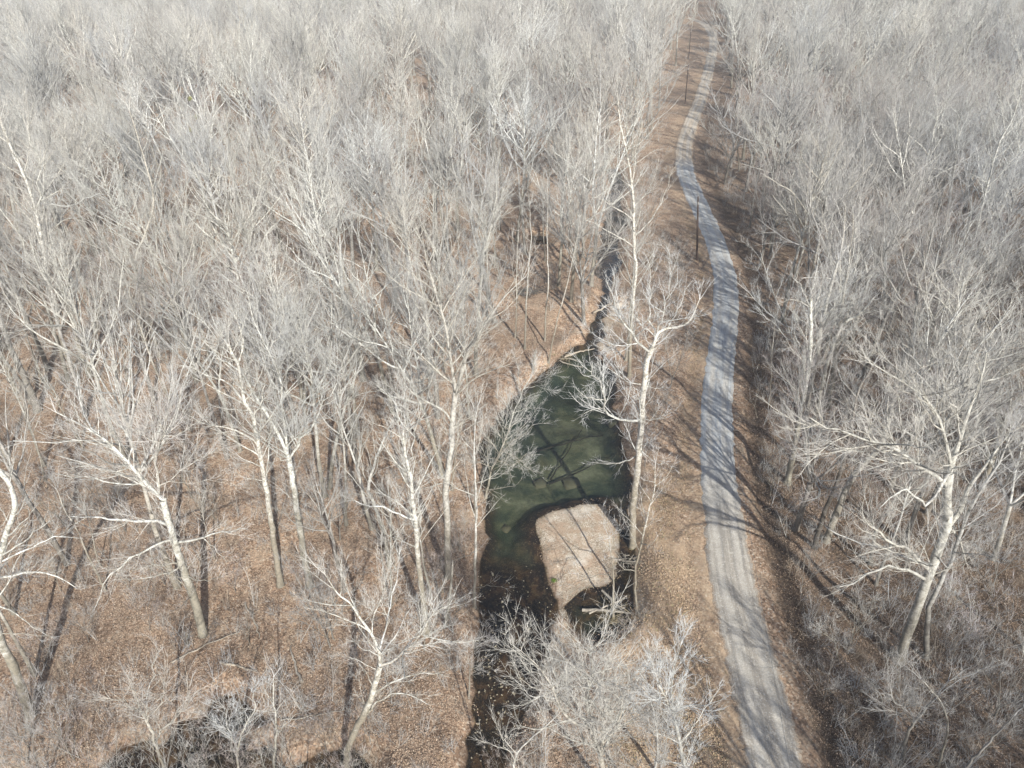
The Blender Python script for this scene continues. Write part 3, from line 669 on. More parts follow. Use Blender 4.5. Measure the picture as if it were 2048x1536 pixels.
hero(c8((450, 745), (430, 560), (400, 330), (385, 130), (370, 0)) + c5((350, 1300), (320, 1180), (310, 1050)),
     [c8((355, 90), (280, 50), (200, 20), (90, 0)) + c5((150, 1500), (20, 1470)), c5((385, 1420), (440, 1370), (500, 1330)), c5((330, 1220), (370, 1100), (410, 950), (400, 800)), c5((300, 1020), (250, 880), (190, 800)), c5((310, 1060), (320, 800), (330, 600), (440, 500)), c5((320, 1120), (220, 1050), (90, 990))],
     .33, 'cream barked tree with a long white limb reaching left, left of the creek', 'white', q=.9)
hero(c8((575, 420), (570, 200), (570, 80)) + c5((560, 1400), (590, 1200), (600, 1000), (620, 830)),
     [c5((600, 1000), (540, 940), (400, 870), (300, 760)), c5((600, 1060), (700, 980), (800, 900)), c5((615, 860), (700, 780), (840, 700), (940, 660)), c5((590, 640), (500, 520), (430, 400))],
     .36, 'twin stemmed pale tree with a tall crown, beside the left bank of the lower creek', 'pale',
     stems=[c5((620, 830), (590, 650), (560, 450), (500, 250), (450, 80)) + c2((430, 1440), (370, 1330)), c5((620, 830), (680, 620), (750, 500), (800, 420), (900, 280), (1000, 180))], top=.65, q=.9)
hero(c5((735, 742), (740, 560), (750, 400), (765, 200), (785, 0)) + c2((790, 1480), (830, 1300), (860, 1120)),
     [c2((790, 1400), (720, 1200), (640, 1080)), c2((800, 1380), (900, 1250), (1000, 1210), (1100, 1200)), c5((745, 300), (660, 200), (600, 60)), c2((820, 1330), (900, 1100), (940, 960)), c2((790, 1350), (700, 1250), (600, 1120), (560, 1000))],
     .32, 'tall pale tree with a wide fan crown on the leafy bank above the pool', 'pale', top=.25)
hero(c8((1660, 195), (1655, 0)) + c5((1660, 1450), (1690, 1200), (1705, 1000), (1720, 800), (1740, 640), (1775, 560)),
     [c5((1790, 500), (1830, 400), (1860, 250), (1890, 130), (1920, 50)), c5((1760, 500), (1745, 350), (1765, 200), (1750, 60)), c5((1740, 610), (1680, 530), (1620, 440), (1560, 330), (1500, 180)),
      c5((1700, 790), (1620, 770), (1590, 740), (1520, 700), (1450, 665)), c5((1640, 765), (1570, 690), (1560, 620), (1520, 540), (1440, 490), (1350, 480)), c5((1450, 480), (1400, 400), (1360, 280)),
      c5((1700, 990), (1620, 985), (1540, 980), (1500, 920), (1480, 840), (1440, 740), (1400, 660)), c5((1500, 930), (1420, 930), (1350, 970), (1315, 995)), c5((1490, 900), (1400, 870), (1310, 800)),
      c5((1710, 800), (1780, 810), (1850, 800)), c5((1700, 1000), (1800, 990), (1900, 940)), c5((1690, 1200), (1600, 1240), (1500, 1250), (1400, 1240)), c5((1690, 1150), (1780, 1240), (1880, 1260)), c5((1760, 500), (1690, 420), (1620, 300)), c5((1860, 450), (1930, 330), (1980, 200))],
     .39, 'large white sycamore with crooked limbs over the pool, between creek and road', 'white',
     stems=[c5((1775, 550), (1800, 490), (1850, 460), (1920, 450), (1990, 410), (2045, 290))], q=1.0, autolimb=.34, tmin=.45, top=.62)
hero(c5((1635, 742), (1640, 560), (1655, 300), (1675, 100)) + c2((1665, 1500), (1660, 1350), (1660, 1200), (1640, 1000), (1610, 850), (1580, 740), (1570, 590)),
     [c2((1672, 1370), (1740, 1310), (1800, 1220), (1850, 1120), (1885, 990)), c2((1612, 810), (1660, 720), (1700, 640)), c5((1680, 110), (1740, 60), (1790, 0)), c5((1672, 80), (1640, 30), (1570, 10)), c2((1650, 1100), (1600, 1020), (1560, 950)), c2((1640, 980), (1720, 920), (1790, 880)), c2((1660, 1250), (1600, 1150), (1560, 1100))],
     .30, 'slender bright white sycamore rising behind the large one', 'white', q=.6, autolimb=.25, tmin=.5, top=.2)
hero([(684, 1522)] + c8((0, 1380), (80, 1230), (140, 1080), (180, 930)),
     [c8((190, 925), (290, 890), (380, 790), (430, 740), (480, 640), (560, 600)), c8((210, 880), (280, 740), (330, 630), (380, 550)), c8((160, 890), (80, 840), (0, 790)), c8((180, 860), (230, 640), (265, 480), (290, 250)), c8((200, 700), (190, 560), (210, 420), (180, 300)),
      c8((150, 960), (40, 900), (-60, 880)), c8((90, 1220), (200, 1130), (330, 1100), (460, 1160)), c8((130, 1100), (240, 1040), (400, 980), (560, 1000)), c8((380, 790), (500, 730), (620, 690))],
     .30, 'cream barked tree leaning right over the leaf litter at the bottom, near the black pond', 'white',
     stems=[c8((180, 925), (170, 860), (130, 760), (60, 660), (0, 570)) + c7((1980, 520), (1900, 400))], top=.7, autolimb=.3)
hero(c7((185, 1240), (130, 1080), (70, 930), (20, 830), (-20, 700)) + [(-12, 1180), (0, 1110)] + c7((40, 150), (90, 0)) + c4((60, 1380), (0, 1290)),
     [c7((-20, 440), (80, 400), (250, 400), (350, 430), (450, 490)), c7((-10, 350), (200, 240), (330, 190), (450, 190)), c7((-20, 580), (100, 640), (200, 720), (310, 770)), c7((0, 740), (130, 750), (300, 770)), c7((30, 200), (130, 100), (200, 20))],
     .42, 'thick pale trunk leaning out of frame at the left edge near the bottom', 'white', q=.8, autolimb=.3, top=.3)
hero(c7((622, 505), (550, 360), (490, 230), (440, 110), (380, 30)) + c4((330, 1400)), [c7((440, 110), (450, 60), (540, 40))], .13, 'thin bare sapling leaning left, beside the big spreading tree', 'pale', q=.8)
hero([(338, 1580)] + c7((960, 1530), (920, 1430), (880, 1310), (850, 1250)),
     [c7((780, 1170), (700, 1130), (600, 1130), (490, 1110)), c7((855, 1240), (870, 1080), (905, 990), (895, 920), (930, 860), (910, 800)), c7((900, 1260), (930, 1150), (960, 1080), (950, 990)), c7((780, 1090), (770, 1020), (680, 970)), c7((930, 1370), (980, 1270), (1050, 1180), (1130, 1100), (1200, 1050)), c7((905, 1000), (960, 980), (1010, 930)), c7((850, 1240), (780, 1090), (770, 1000))],
     .14, 'small crooked tree with curling twigs at the bottom left, over the black pond', 'pale', q=1.0, autolimb=.2, top=.7, name='small_tree')
hero([(545, 1570)] + c7((1600, 1500), (1620, 1300), (1600, 1150), (1600, 1000)), [c7((1620, 1330), (1700, 1250), (1800, 1180)), c7((1605, 1200), (1530, 1120), (1480, 1050)), c7((1605, 1100), (1680, 1030))],
     .13, 'upright young tree at the bottom edge, right end of the black pond', 'pale', q=.9, name='small_tree')
hero([(478, 1590)] + c7((1390, 1500), (1400, 1400), (1440, 1270), (1490, 1200), (1480, 1100)), [c7((1390, 1420), (1330, 1300), (1320, 1200), (1250, 1130)), c7((1310, 1380), (1250, 1270), (1180, 1200)), c7((1440, 1270), (1390, 1150))],
     .12, 'forked young tree in front of the black pond, left of the upright one', 'pale', q=1.2, name='small_tree')
# bottom centre crowns, feet just below the frame
hero([(1245, 1640), (1215, 1560)] + c8((1440, 1400), (1400, 1290)),
     [c8((1440, 1500), (1430, 1300), (1400, 1100), (1420, 900), (1370, 780)), c8((1260, 1220), (1270, 1050), (1220, 900), (1240, 740)), c8((1180, 1150), (1100, 1120), (1000, 1050), (930, 990)), c8((1180, 1080), (1100, 960), (1020, 900), (940, 790)), c8((1450, 1440), (1560, 1280), (1600, 1100), (1640, 980)), c8((1240, 1200), (1180, 900), (1110, 760), (1090, 660)), c8((1220, 1180), (1060, 1060), (960, 950)), c8((1460, 1450), (1550, 1300), (1700, 1000), (1780, 860))],
     .22, 'broad crown of fine grey twigs at bottom centre, right of the lower creek', 'pale',
     stems=[c8((1400, 1290), (1330, 1280), (1240, 1200), (1180, 1060), (1100, 940), (1000, 850)), c8((1500, 1500), (1480, 1300), (1460, 1150), (1480, 980))], q=1.15, autolimb=.55, top=.7)
hero([(1400, 1660), (1375, 1560)] + c8((1930, 1400), (1900, 1250)), [c8((1900, 1250), (1830, 1100), (1790, 950)), c8((1900, 1200), (1960, 1050), (1990, 880)), c8((1920, 1380), (1800, 1330), (1740, 1250)), c8((1930, 1420), (2010, 1300), (2080, 1180), (2150, 1080))],
     .17, 'fine twigged grey crown at bottom, hard against the left edge of the road', 'pale', stems=[c8((1900, 1250), (1880, 1100), (1900, 950), (1930, 830))], q=1.3, autolimb=.7, top=.7)
hero([(1330, 1690), (1310, 1580)] + c8((1800, 1450), (1790, 1300), (1760, 1150)), [c8((1790, 1350), (1700, 1200), (1660, 1100)), c8((1790, 1300), (1860, 1150), (1880, 1000))],
     .15, 'narrow grey crown between the two larger crowns at bottom centre', 'grey', q=1.3, autolimb=.8)
hero([(1030, 1700), (1030, 1590)] + c8((960, 1500), (1000, 1430), (1120, 1310), (1190, 1250)), [c8((950, 1480), (900, 1400), (860, 1290)), c8((1000, 1440), (880, 1420), (770, 1370)), c8((970, 1500), (1080, 1430), (1200, 1400))],
     .13, 'low slanting bare tree on the creek bank at the very bottom', 'pale', q=.9, autolimb=.3, name='small_tree')
# pool side
hero(c5((790, 1410), (830, 1280), (900, 1130), (960, 950), (1010, 830), (1050, 760)), [c5((900, 1130), (1000, 1090), (1080, 1020), (1150, 1020)), c5((880, 1180), (980, 1220), (1060, 1290), (1110, 1310)), c5((960, 950), (1060, 920), (1160, 940)), c5((1010, 830), (1110, 800), (1230, 850)), c5((1040, 780), (1140, 730), (1230, 740)), c5((860, 1240), (960, 1250), (1030, 1200), (1100, 1190)), c5((930, 1040), (850, 1010), (760, 1030)), c5((1010, 830), (950, 860), (900, 900))],
     .14, 'thin tree bowed over the left side of the green pool', 'white', q=1.25, autolimb=.7, tmin=.2)
hero(c5((735, 1530), (728, 1300), (725, 1140)) , [c5((735, 1350), (800, 1400), (850, 1440)), c5((738, 1400), (840, 1400), (960, 1380), (1000, 1340))], .15, 'short bare trunk with low limbs reaching over the water at the pool outlet', 'pale', q=.6, autolimb=.3)
hero(c8((725, 560), (735, 200), (738, 0)) + c5((735, 1350), (725, 1150), (740, 950)), [c8((740, 470), (820, 470), (910, 480)), c8((735, 260), (680, 300), (600, 320))], .16, 'straight slim trunk on the left creek bank at the narrows', 'pale', q=.7, autolimb=.3)
hero(c8((690, 1090), (700, 960), (690, 860)), [c8((695, 900), (760, 830), (830, 780)), c8((700, 960), (770, 940), (850, 960)), c8((700, 860), (780, 780), (870, 700))], .09, 'small twiggy sapling hanging over the left edge of the dark lower creek', 'pale', q=1.6, autolimb=.9, name='sapling', cat='sapling')
for args in [(c5((965, 520), (975, 350), (975, 200), (980, 0)) + c2((985, 1350)), .13, 'first thin straight trunk from the left on the bank above the pool'),
             (c5((1022, 582), (1030, 350), (1045, 100)) + c2((1060, 1400), (1050, 1200)), .16, 'forked white stem with crooked top, second trunk on the bank above the pool'),
             (c5((1140, 522), (1145, 380), (1160, 200), (1155, 0)) + c2((1155, 1300), (1155, 1050)), .15, 'third straight trunk on the bank above the pool, nearest the bend'),
             (c5((1160, 640), (1210, 420), (1260, 240), (1310, 30)) + c2((1340, 1330)), .14, 'trunk leaning right beside the head of the pool')]:
    hero(args[0], [], args[1], args[2], 'pale', q=.7, autolimb=.35, tmin=.6)
hero(c8((1545, 605), (1540, 400), (1522, 250), (1518, 190)), [c8((1520, 200), (1500, 100), (1440, 20)), c8((1540, 410), (1440, 400), (1330, 440), (1230, 470)), c8((1520, 260), (1570, 150), (1590, 60)), c8((1522, 240), (1460, 120), (1400, 60))], .13, 'slim white tree rooted in the log jam beside the gravel bar', 'white', q=.7, autolimb=.3)
hero(c8((1685, 580), (1668, 400), (1700, 250), (1750, 20)) + c5((1780, 1420), (1785, 1250)), [c8((1665, 400), (1600, 370), (1540, 300)), c5((1780, 1400), (1850, 1330), (1890, 1250))], .13, 'thin crooked white tree at the foot of the large sycamore', 'white', q=.8, autolimb=.4)
hero(c8((230, 345), (200, 180), (160, 40)) + c5((110, 1400), (160, 1200), (270, 960)), [], .26, 'pale tree with scarred trunk left of the cream barked one', 'pale', q=.8, autolimb=.4)
# left
hero(c4((225, 950), (160, 780), (60, 570), (0, 400), (-60, 200), (-120, 0)), [], .50, 'thick grey trunk slanting out of frame at the left edge', 'grey', q=.6, autolimb=.3)
hero(c4((190, 905), (130, 790), (30, 650), (-50, 480), (-100, 300)), [], .33, 'slimmer grey trunk close beside the thick slanting one at left', 'grey', q=.6, autolimb=.3)
hero(c4((100, 855), (60, 740), (10, 610), (-60, 420)), [], .22, 'patchy white trunk outermost of the slanting trunks at left edge', 'white', q=.6, autolimb=.3)
hero(c4((402, 770), (330, 520), (270, 330), (210, 180), (150, 50)) + c1((130, 1400), (20, 1250), (-60, 1150)), [], .28, 'left trunk of the tall trio at the upper left', 'pale', q=.8, autolimb=.4)
hero(c4((452, 765), (370, 560), (320, 330), (280, 150)) + c1((230, 1330), (150, 1050), (60, 850), (0, 700)), [c1((240, 1250), (240, 1000), (200, 850), (160, 680), (210, 600)), c1((150, 1060), (70, 900), (20, 700)), c1((250, 1250), (100, 1180), (0, 1110))],
     .33, 'middle trunk of the tall trio at upper left, with big white limbs', 'white', q=.8, autolimb=.35, top=.35)
hero(c4((532, 740), (460, 560), (410, 330), (340, 180), (310, 0)) + c1((290, 1450), (260, 1200)), [c1((300, 1190), (430, 1200), (520, 1150), (620, 1130)), c1((260, 1100), (260, 1000), (290, 820), (350, 650), (410, 620)), c1((290, 1350), (400, 1280), (500, 1300)), c1((290, 1500), (400, 1420), (520, 1420))],
     .45, 'right and thickest trunk of the tall trio at upper left, with spreading limbs', 'pale', q=.8, autolimb=.35, top=.45)
hero([(520, 640), (508, 560)] + c1((1470, 1530), (1450, 1400), (1440, 1330)), [c1((1350, 1040), (1250, 1020), (1080, 1000)), c1((1540, 1080), (1620, 1020), (1700, 1050)), c1((1380, 1050), (1380, 900), (1420, 800)), c1((1440, 1420), (1370, 1370), (1300, 1330))],
     .36, 'pale tree forked in a high narrow Y in the upper left', 'pale', stems=[c1((1440, 1330), (1400, 1150), (1350, 1000), (1330, 870), (1290, 760)), c1((1445, 1330), (1480, 1230), (1520, 1100), (1540, 950), (1570, 800), (1600, 740))], top=.7, q=.8, autolimb=.45)
hero([(628, 600)] + c1((1800, 1530), (1790, 1300), (1740, 1150), (1690, 1040), (1660, 900)), [], .22, 'slim pale tree right of the high narrow Y shaped one', 'pale', q=.8, autolimb=.5)
hero([(658, 590)] + c1((1905, 1500), (1900, 1200), (1890, 1000), (1850, 850)), [], .22, 'straight pale tree, second right of the high narrow Y shaped one', 'white', q=.8, autolimb=.5)
hero(c4((1125, 300), (1125, 180), (1140, 0)) + c1((1150, 1450), (1200, 1300)), [c4((1130, 200), (1200, 120), (1280, 100)), c1((1140, 1500), (1070, 1330), (1000, 1250))], .2, 'small fork topped tree standing in a leafy gap at upper left', 'pale', q=.8, autolimb=.5)
hero(c4((245, 770), (180, 570), (120, 400), (70, 230)), [], .12, 'thin straight pole of a tree between the slanting trunks and the trio', 'pale', q=.7, autolimb=.3)
hero(c4((745, 770), (710, 560), (650, 330), (640, 260)), [c4((650, 300), (700, 200), (690, 120)), c4((645, 280), (590, 210), (560, 140)), c4((700, 480), (760, 300), (780, 200))], .15, 'slim Y topped tree in the left middle behind the big spreading one', 'pale', q=.9, autolimb=.5)
hero(c4((930, 620), (880, 430), (820, 200), (790, 60)) + c1((900, 1200), (820, 850), (760, 650)), [], .25, 'very tall straight pale pole tree crossing the upper left', 'pale', q=.6, autolimb=.35, tmin=.6)
hero(c4((1795, 1070), (1780, 880), (1800, 700), (1820, 450)), [c4((1790, 800), (1760, 650), (1750, 500))], .24, 'grey trunk right behind the tall forked white tree', 'pale', q=.8, autolimb=.4)
# right of the road
hero(c9((1310, 930), (1370, 740), (1440, 550), (1500, 380), (1560, 220), (1600, 120)) + c6((1600, 1420), (1612, 1300)),
     [c6((1590, 1400), (1500, 1300), (1400, 1250), (1250, 1140), (1100, 1100), (900, 1060), (750, 980)), c6((1250, 1140), (1150, 1080), (1050, 950), (950, 870)), c9((1475, 440), (1400, 390), (1280, 370), (1150, 400), (980, 480)), c9((1490, 340), (1300, 290), (1130, 230), (1000, 190), (900, 130)), c9((1500, 380), (1400, 270), (1250, 200), (1100, 80)),
      c6((1560, 1020), (1480, 900), (1380, 800), (1300, 750)), c6((1740, 900), (1800, 760), (1760, 640)), c9((1600, 150), (1690, 250), (1700, 400)), c6((1610, 1320), (1500, 1480), (1420, 1450), (1340, 1390), (1200, 1500)), c6((1620, 1250), (1700, 1190), (1760, 1230), (1800, 1180)), c6((1660, 1120), (1640, 900), (1600, 760))],
     .43, 'large grey white tree with long limbs reaching toward the road, right foreground', 'pale',
     stems=[c6((1612, 1290), (1690, 1050), (1740, 900), (1800, 740), (1830, 600)), c6((1612, 1250), (1580, 1080), (1530, 950), (1450, 850), (1300, 750), (1150, 660)), c9((1590, 120), (1680, 20)) + c6((1720, 1400), (1830, 1250), (1900, 1150), (1960, 1080))], top=.7, q=1.0, autolimb=.4)
hero(c9((1480, 900), (1490, 620), (1560, 450), (1610, 350), (1700, 100)) + c6((1800, 1400), (1900, 1250), (1960, 1090)), [c6((1950, 1100), (2040, 1000), (2120, 850)), c6((1890, 1260), (2000, 1300), (2100, 1250)), c9((1700, 120), (1850, 60), (1960, 0))], .26, 'dark ivy streaked trunk right beside the large grey white tree', 'grey', q=1.0, autolimb=.6)
hero(c6((668, 1345), (720, 1080), (750, 900), (790, 680), (800, 450), (800, 280)), [c6((800, 310), (740, 210), (680, 150)), c6((800, 280), (830, 130), (850, 0)), c6((800, 320), (700, 290), (620, 310))], .36, 'left of three tall parallel pale trunks right of the road', 'white', q=.9, autolimb=.6, top=.4)
hero(c6((770, 1000), (800, 800), (840, 600), (870, 420), (920, 200), (960, 60)), [c6((870, 430), (960, 260), (1020, 100)), c6((900, 260), (860, 100), (850, -60))], .36, 'middle of three tall parallel pale trunks right of the road', 'pale', q=.9, autolimb=.6, top=.4)
hero(c6((820, 1010), (870, 780), (910, 620), (990, 440), (1080, 380), (1160, 290)), [c6((990, 440), (1050, 250), (1100, 100)), c6((1100, 360), (1230, 350), (1300, 250))], .30, 'right of three tall parallel trunks right of the road, curving right', 'pale', q=1.0, autolimb=.7, top=.4)
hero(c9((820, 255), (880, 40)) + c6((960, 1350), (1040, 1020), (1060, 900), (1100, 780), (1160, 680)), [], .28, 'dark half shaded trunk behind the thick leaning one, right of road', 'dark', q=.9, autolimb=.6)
hero(c9((885, 215), (960, 20)) + c6((1000, 1420), (1060, 1310), (1130, 1230), (1220, 1120), (1280, 900), (1340, 750)), [], .40, 'thick pale trunk bending right at its foot, right of the road', 'pale', q=1.0, autolimb=.7, top=.35)
hero(c6((1700, 555), (1760, 420), (1830, 250), (1880, 100), (1930, -40)), [], .30, 'dark vine wrapped trunk near the right edge', 'dark', q=.9, autolimb=.5)
hero(c6((1615, 455), (1660, 300), (1710, 120)) + c3((1760, 1400), (1830, 1100), (1900, 850), (2000, 650), (2040, 450)), [c3((2010, 600), (1960, 450), (1880, 380)), c3((1920, 1140), (1850, 1080), (1700, 1000))], .2, 'slender white tree leaning right at upper right', 'white', q=.6, autolimb=.35, tmin=.5)
hero(c6((560, 900), (575, 600), (590, 400)), [], .1, 'thin sapling at the edge of the ditch right of the road', 'pale', q=.8, autolimb=.5, name='sapling', cat='sapling')
hero(c6((495, 970), (460, 900), (400, 850)), [c6((460, 900), (440, 860), (420, 800)), c6((470, 920), (490, 800), (460, 680)), c6((450, 890), (480, 850))], .05, 'small white dead sapling poking from the roadside ditch', 'white', q=.4, autolimb=.3, name='sapling', cat='sapling')
hero(c3((1215, 955), (1270, 720), (1300, 520), (1350, 420)), [c3((1300, 540), (1330, 400), (1400, 300)), c3((1290, 600), (1230, 450), (1150, 380))], .25, 'tall white stemmed tree with feathery top in the upper right', 'white', q=.9, autolimb=.6)
hero(c3((1300, 1050), (1300, 850), (1290, 740)), [c3((1300, 900), (1370, 820), (1440, 740)), c3((1300, 800), (1250, 700), (1200, 650))], .22, 'forked pale tree below the feathery topped one in the upper right', 'pale', q=.9, autolimb=.6)
hero(c3((1100, 760), (1095, 650), (1100, 560)), [c3((1095, 670), (1000, 640), (850, 640)), c3((1100, 600), (1150, 500), (1200, 430)), c3((1095, 620), (1050, 520), (1000, 460))], .25, 'white tree with long level limb pointing left in the upper right', 'white', q=.9, autolimb=.6)
hero(c9((1330, 1536), (1370, 1330), (1480, 1180), (1540, 1110), (1600, 1030)), [c9((1540, 1110), (1700, 1000), (1900, 930)), c9((1530, 1120), (1400, 960), (1340, 890)), c9((1400, 1280), (1330, 1180), (1200, 1080))], .17, 'grey tree bending over to the right at the bottom right', 'grey', q=1.1, autolimb=.6)
hero(c9((1545, 1540), (1600, 1310), (1570, 1160), (1450, 1020)), [c9((1600, 1310), (1680, 1330))], .1, 'thin curved stem arching left at the bottom right', 'pale', q=.8, autolimb=.4)
hero([(1905, 1570)] + c9((1750, 1480), (1850, 1380), (1960, 1260), (2040, 1180)), [], .13, 'slanted grey tree in the bottom right corner', 'grey', q=1.2, autolimb=.7)
hero(c9((1240, 1290), (1215, 1130), (1130, 1010)), [c9((1215, 1130), (1300, 1150), (1370, 1260))], .1, 'olive stemmed sapling bending left at the lower right', 'grey', q=1.2, autolimb=.6, name='sapling', cat='sapling')
hero(c9((960, 900), (940, 800), (860, 740)), [c9((940, 810), (1030, 830))], .07, 'pale twiggy sapling on the slope right of the road bend foreground', 'white', q=1.4, autolimb=1.0, name='sapling', cat='sapling')
print('hero trees', len(HEROES))

# ------------------------------------------------------------------ fill the forest
rs = np.random.RandomState(42)
cands = []
def in_poly(px, polys): 
    return np.any([inside(px[:, 0], px[:, 1], p) for p in polys], 0)
KEEP = [[(925, 1536), (947, 1350), (957, 1240), (963, 1125), (972, 1060), (972, 990), (978, 858), (1045, 782), (1104, 732), (1150, 694), (1200, 680), (1228, 745), (1238, 845), (1262, 1010), (1225, 1040), (1112, 1180), (1100, 1262), (1040, 1450), (1010, 1536)], BAR_PX[:5], SIDE_PX, [(1404, 1650), (1395, 1050), (1390, 850), (1410, 640), (1415, 540), (1380, 430), (1332, 335), (1338, 230), (1352, 160), (1380, 90), (1395, 40), (1403, -10), (1424, -10), (1436, 60), (1438, 110), (1425, 200), (1412, 260), (1405, 320), (1440, 430), (1490, 560), (1490, 700), (1490, 950), (1530, 1100), (1600, 1350), (1660, 1650)],
        [(1000, 600), (1120, 600), (1160, 700), (1010, 790), (985, 740)], [(1290, 1000), (1400, 1000), (1430, 1250), (1300, 1240)],
        [(230, 1230), (600, 1230), (640, 1320), (470, 1370), (160, 1450), (150, 1350)], [(780, 1420), (950, 1350), (930, 1536), (760, 1536)]]
def ok_view(x, y, H, rc, kind):
    z0 = 0.0; pts = [(x, y, 0.3)]
    if y > 140: rc = rc * .8
    for f in (.25, .45, .62, .8, .95):
        pts.append((x, y, H * f))
        if f >= .45: pts += [(x - rc * .75 * (1.1 - abs(f - .6)), y, H * f), (x + rc * .75 * (1.1 - abs(f - .6)), y, H * f)]
    px = proj(np.array(pts)); hit = in_poly(px, KEEP)
    return not hit.any()
step = 6.9
pts = []
Y = -45.0
while Y < 620:
    st = step if Y < 170 else 8.0 if Y < 330 else 8.8
    half = 60 + (Y if Y > 0 else 0) * .86
    X = -half + rs.rand() * st
    while X < half:
        pts.append((X + rs.uniform(-.42, .42) * st, Y + rs.uniform(-.42, .42) * st)); X += st
    Y += st
pts = np.array(pts)
PX = proj(np.column_stack([pts, np.zeros(len(pts))]))
Zp, _, _, _, _, dwp, drp, sgp, dbp = terrain(pts[:, 0], pts[:, 1])
hb = np.array(HERO_BASES)
FOREST = []
for i, (x, y) in enumerate(pts):
    if dwp[i] < 1.0 or dbp[i] < 0.5 or drp[i] < (3.2 if sgp[i] > 0 else 4.5): continue
    if np.min(np.hypot(hb[:, 0] - x, hb[:, 1] - y)) < 2.6: continue
    px, py = PX[i]
    u = rs.rand()
    if y > 170: fm = rs.choice(['tall', 'forked', 'spreading', 'slender'], p=[.44, .26, .16, .14])
    else: fm = rs.choice(['tall', 'forked', 'spreading', 'slender', 'small'], p=[.32, .20, .14, .19, .15])
    right = sgp[i] > 0
    if right and fm in ('tall', 'slender') and rs.rand() < .45: fm = 'spreading'
    # openness as in the photo
    dens = .86 if right else .8
    if not right and y < 62: dens = .55
    elif not right and y < 85: dens = .9
    elif right and y < 60: dens = .95
    if y < 20: dens = .95 if right else .2
    if y > 170: dens = .68
    if u > dens: continue
    if y < 45 and y > 18 and fm != 'small' and abs(px - 1024) < 1300: fm = rs.choice(['small', 'slender'])
    pool = [k for k, p in enumerate(PROTOS) if p[0] == fm]
    k = pool[rs.randint(len(pool))]; s = rs.uniform(.78, 1.12) * (1.16 if y > 170 else 1)
    if fm == 'small': s *= rs.uniform(.6, 1.05)
    H, rc_ = PROTOS[k][4] * s, PROTOS[k][5] * s
    if 0 < y < 32 and fm != 'small' and ((50 - H) / (y + rc_) < 2.0 if not right else (50 - H) / (y + rc_ * .6) < 1.6):
        if not right: continue
        k = [12, 13, 14][rs.randint(3)]; s = rs.uniform(.5, .9); H, rc_ = PROTOS[k][4] * s, PROTOS[k][5] * s
    if not ok_view(x, y, H, rc_, fm):
        if fm in ('small', 'slender') or y > 200: continue
        k = [12, 13, 14][rs.randint(3)]; s = rs.uniform(.5, .9); H, rc_ = PROTOS[k][4] * s, PROTOS[k][5] * s
        if not ok_view(x, y, H, rc_, 'small'): continue
    FOREST.append([x, y, float(Zp[i]), k, s, rs.uniform(0, 6.28), rs.normal(0, .035), rs.normal(0, .035), H, rc_])
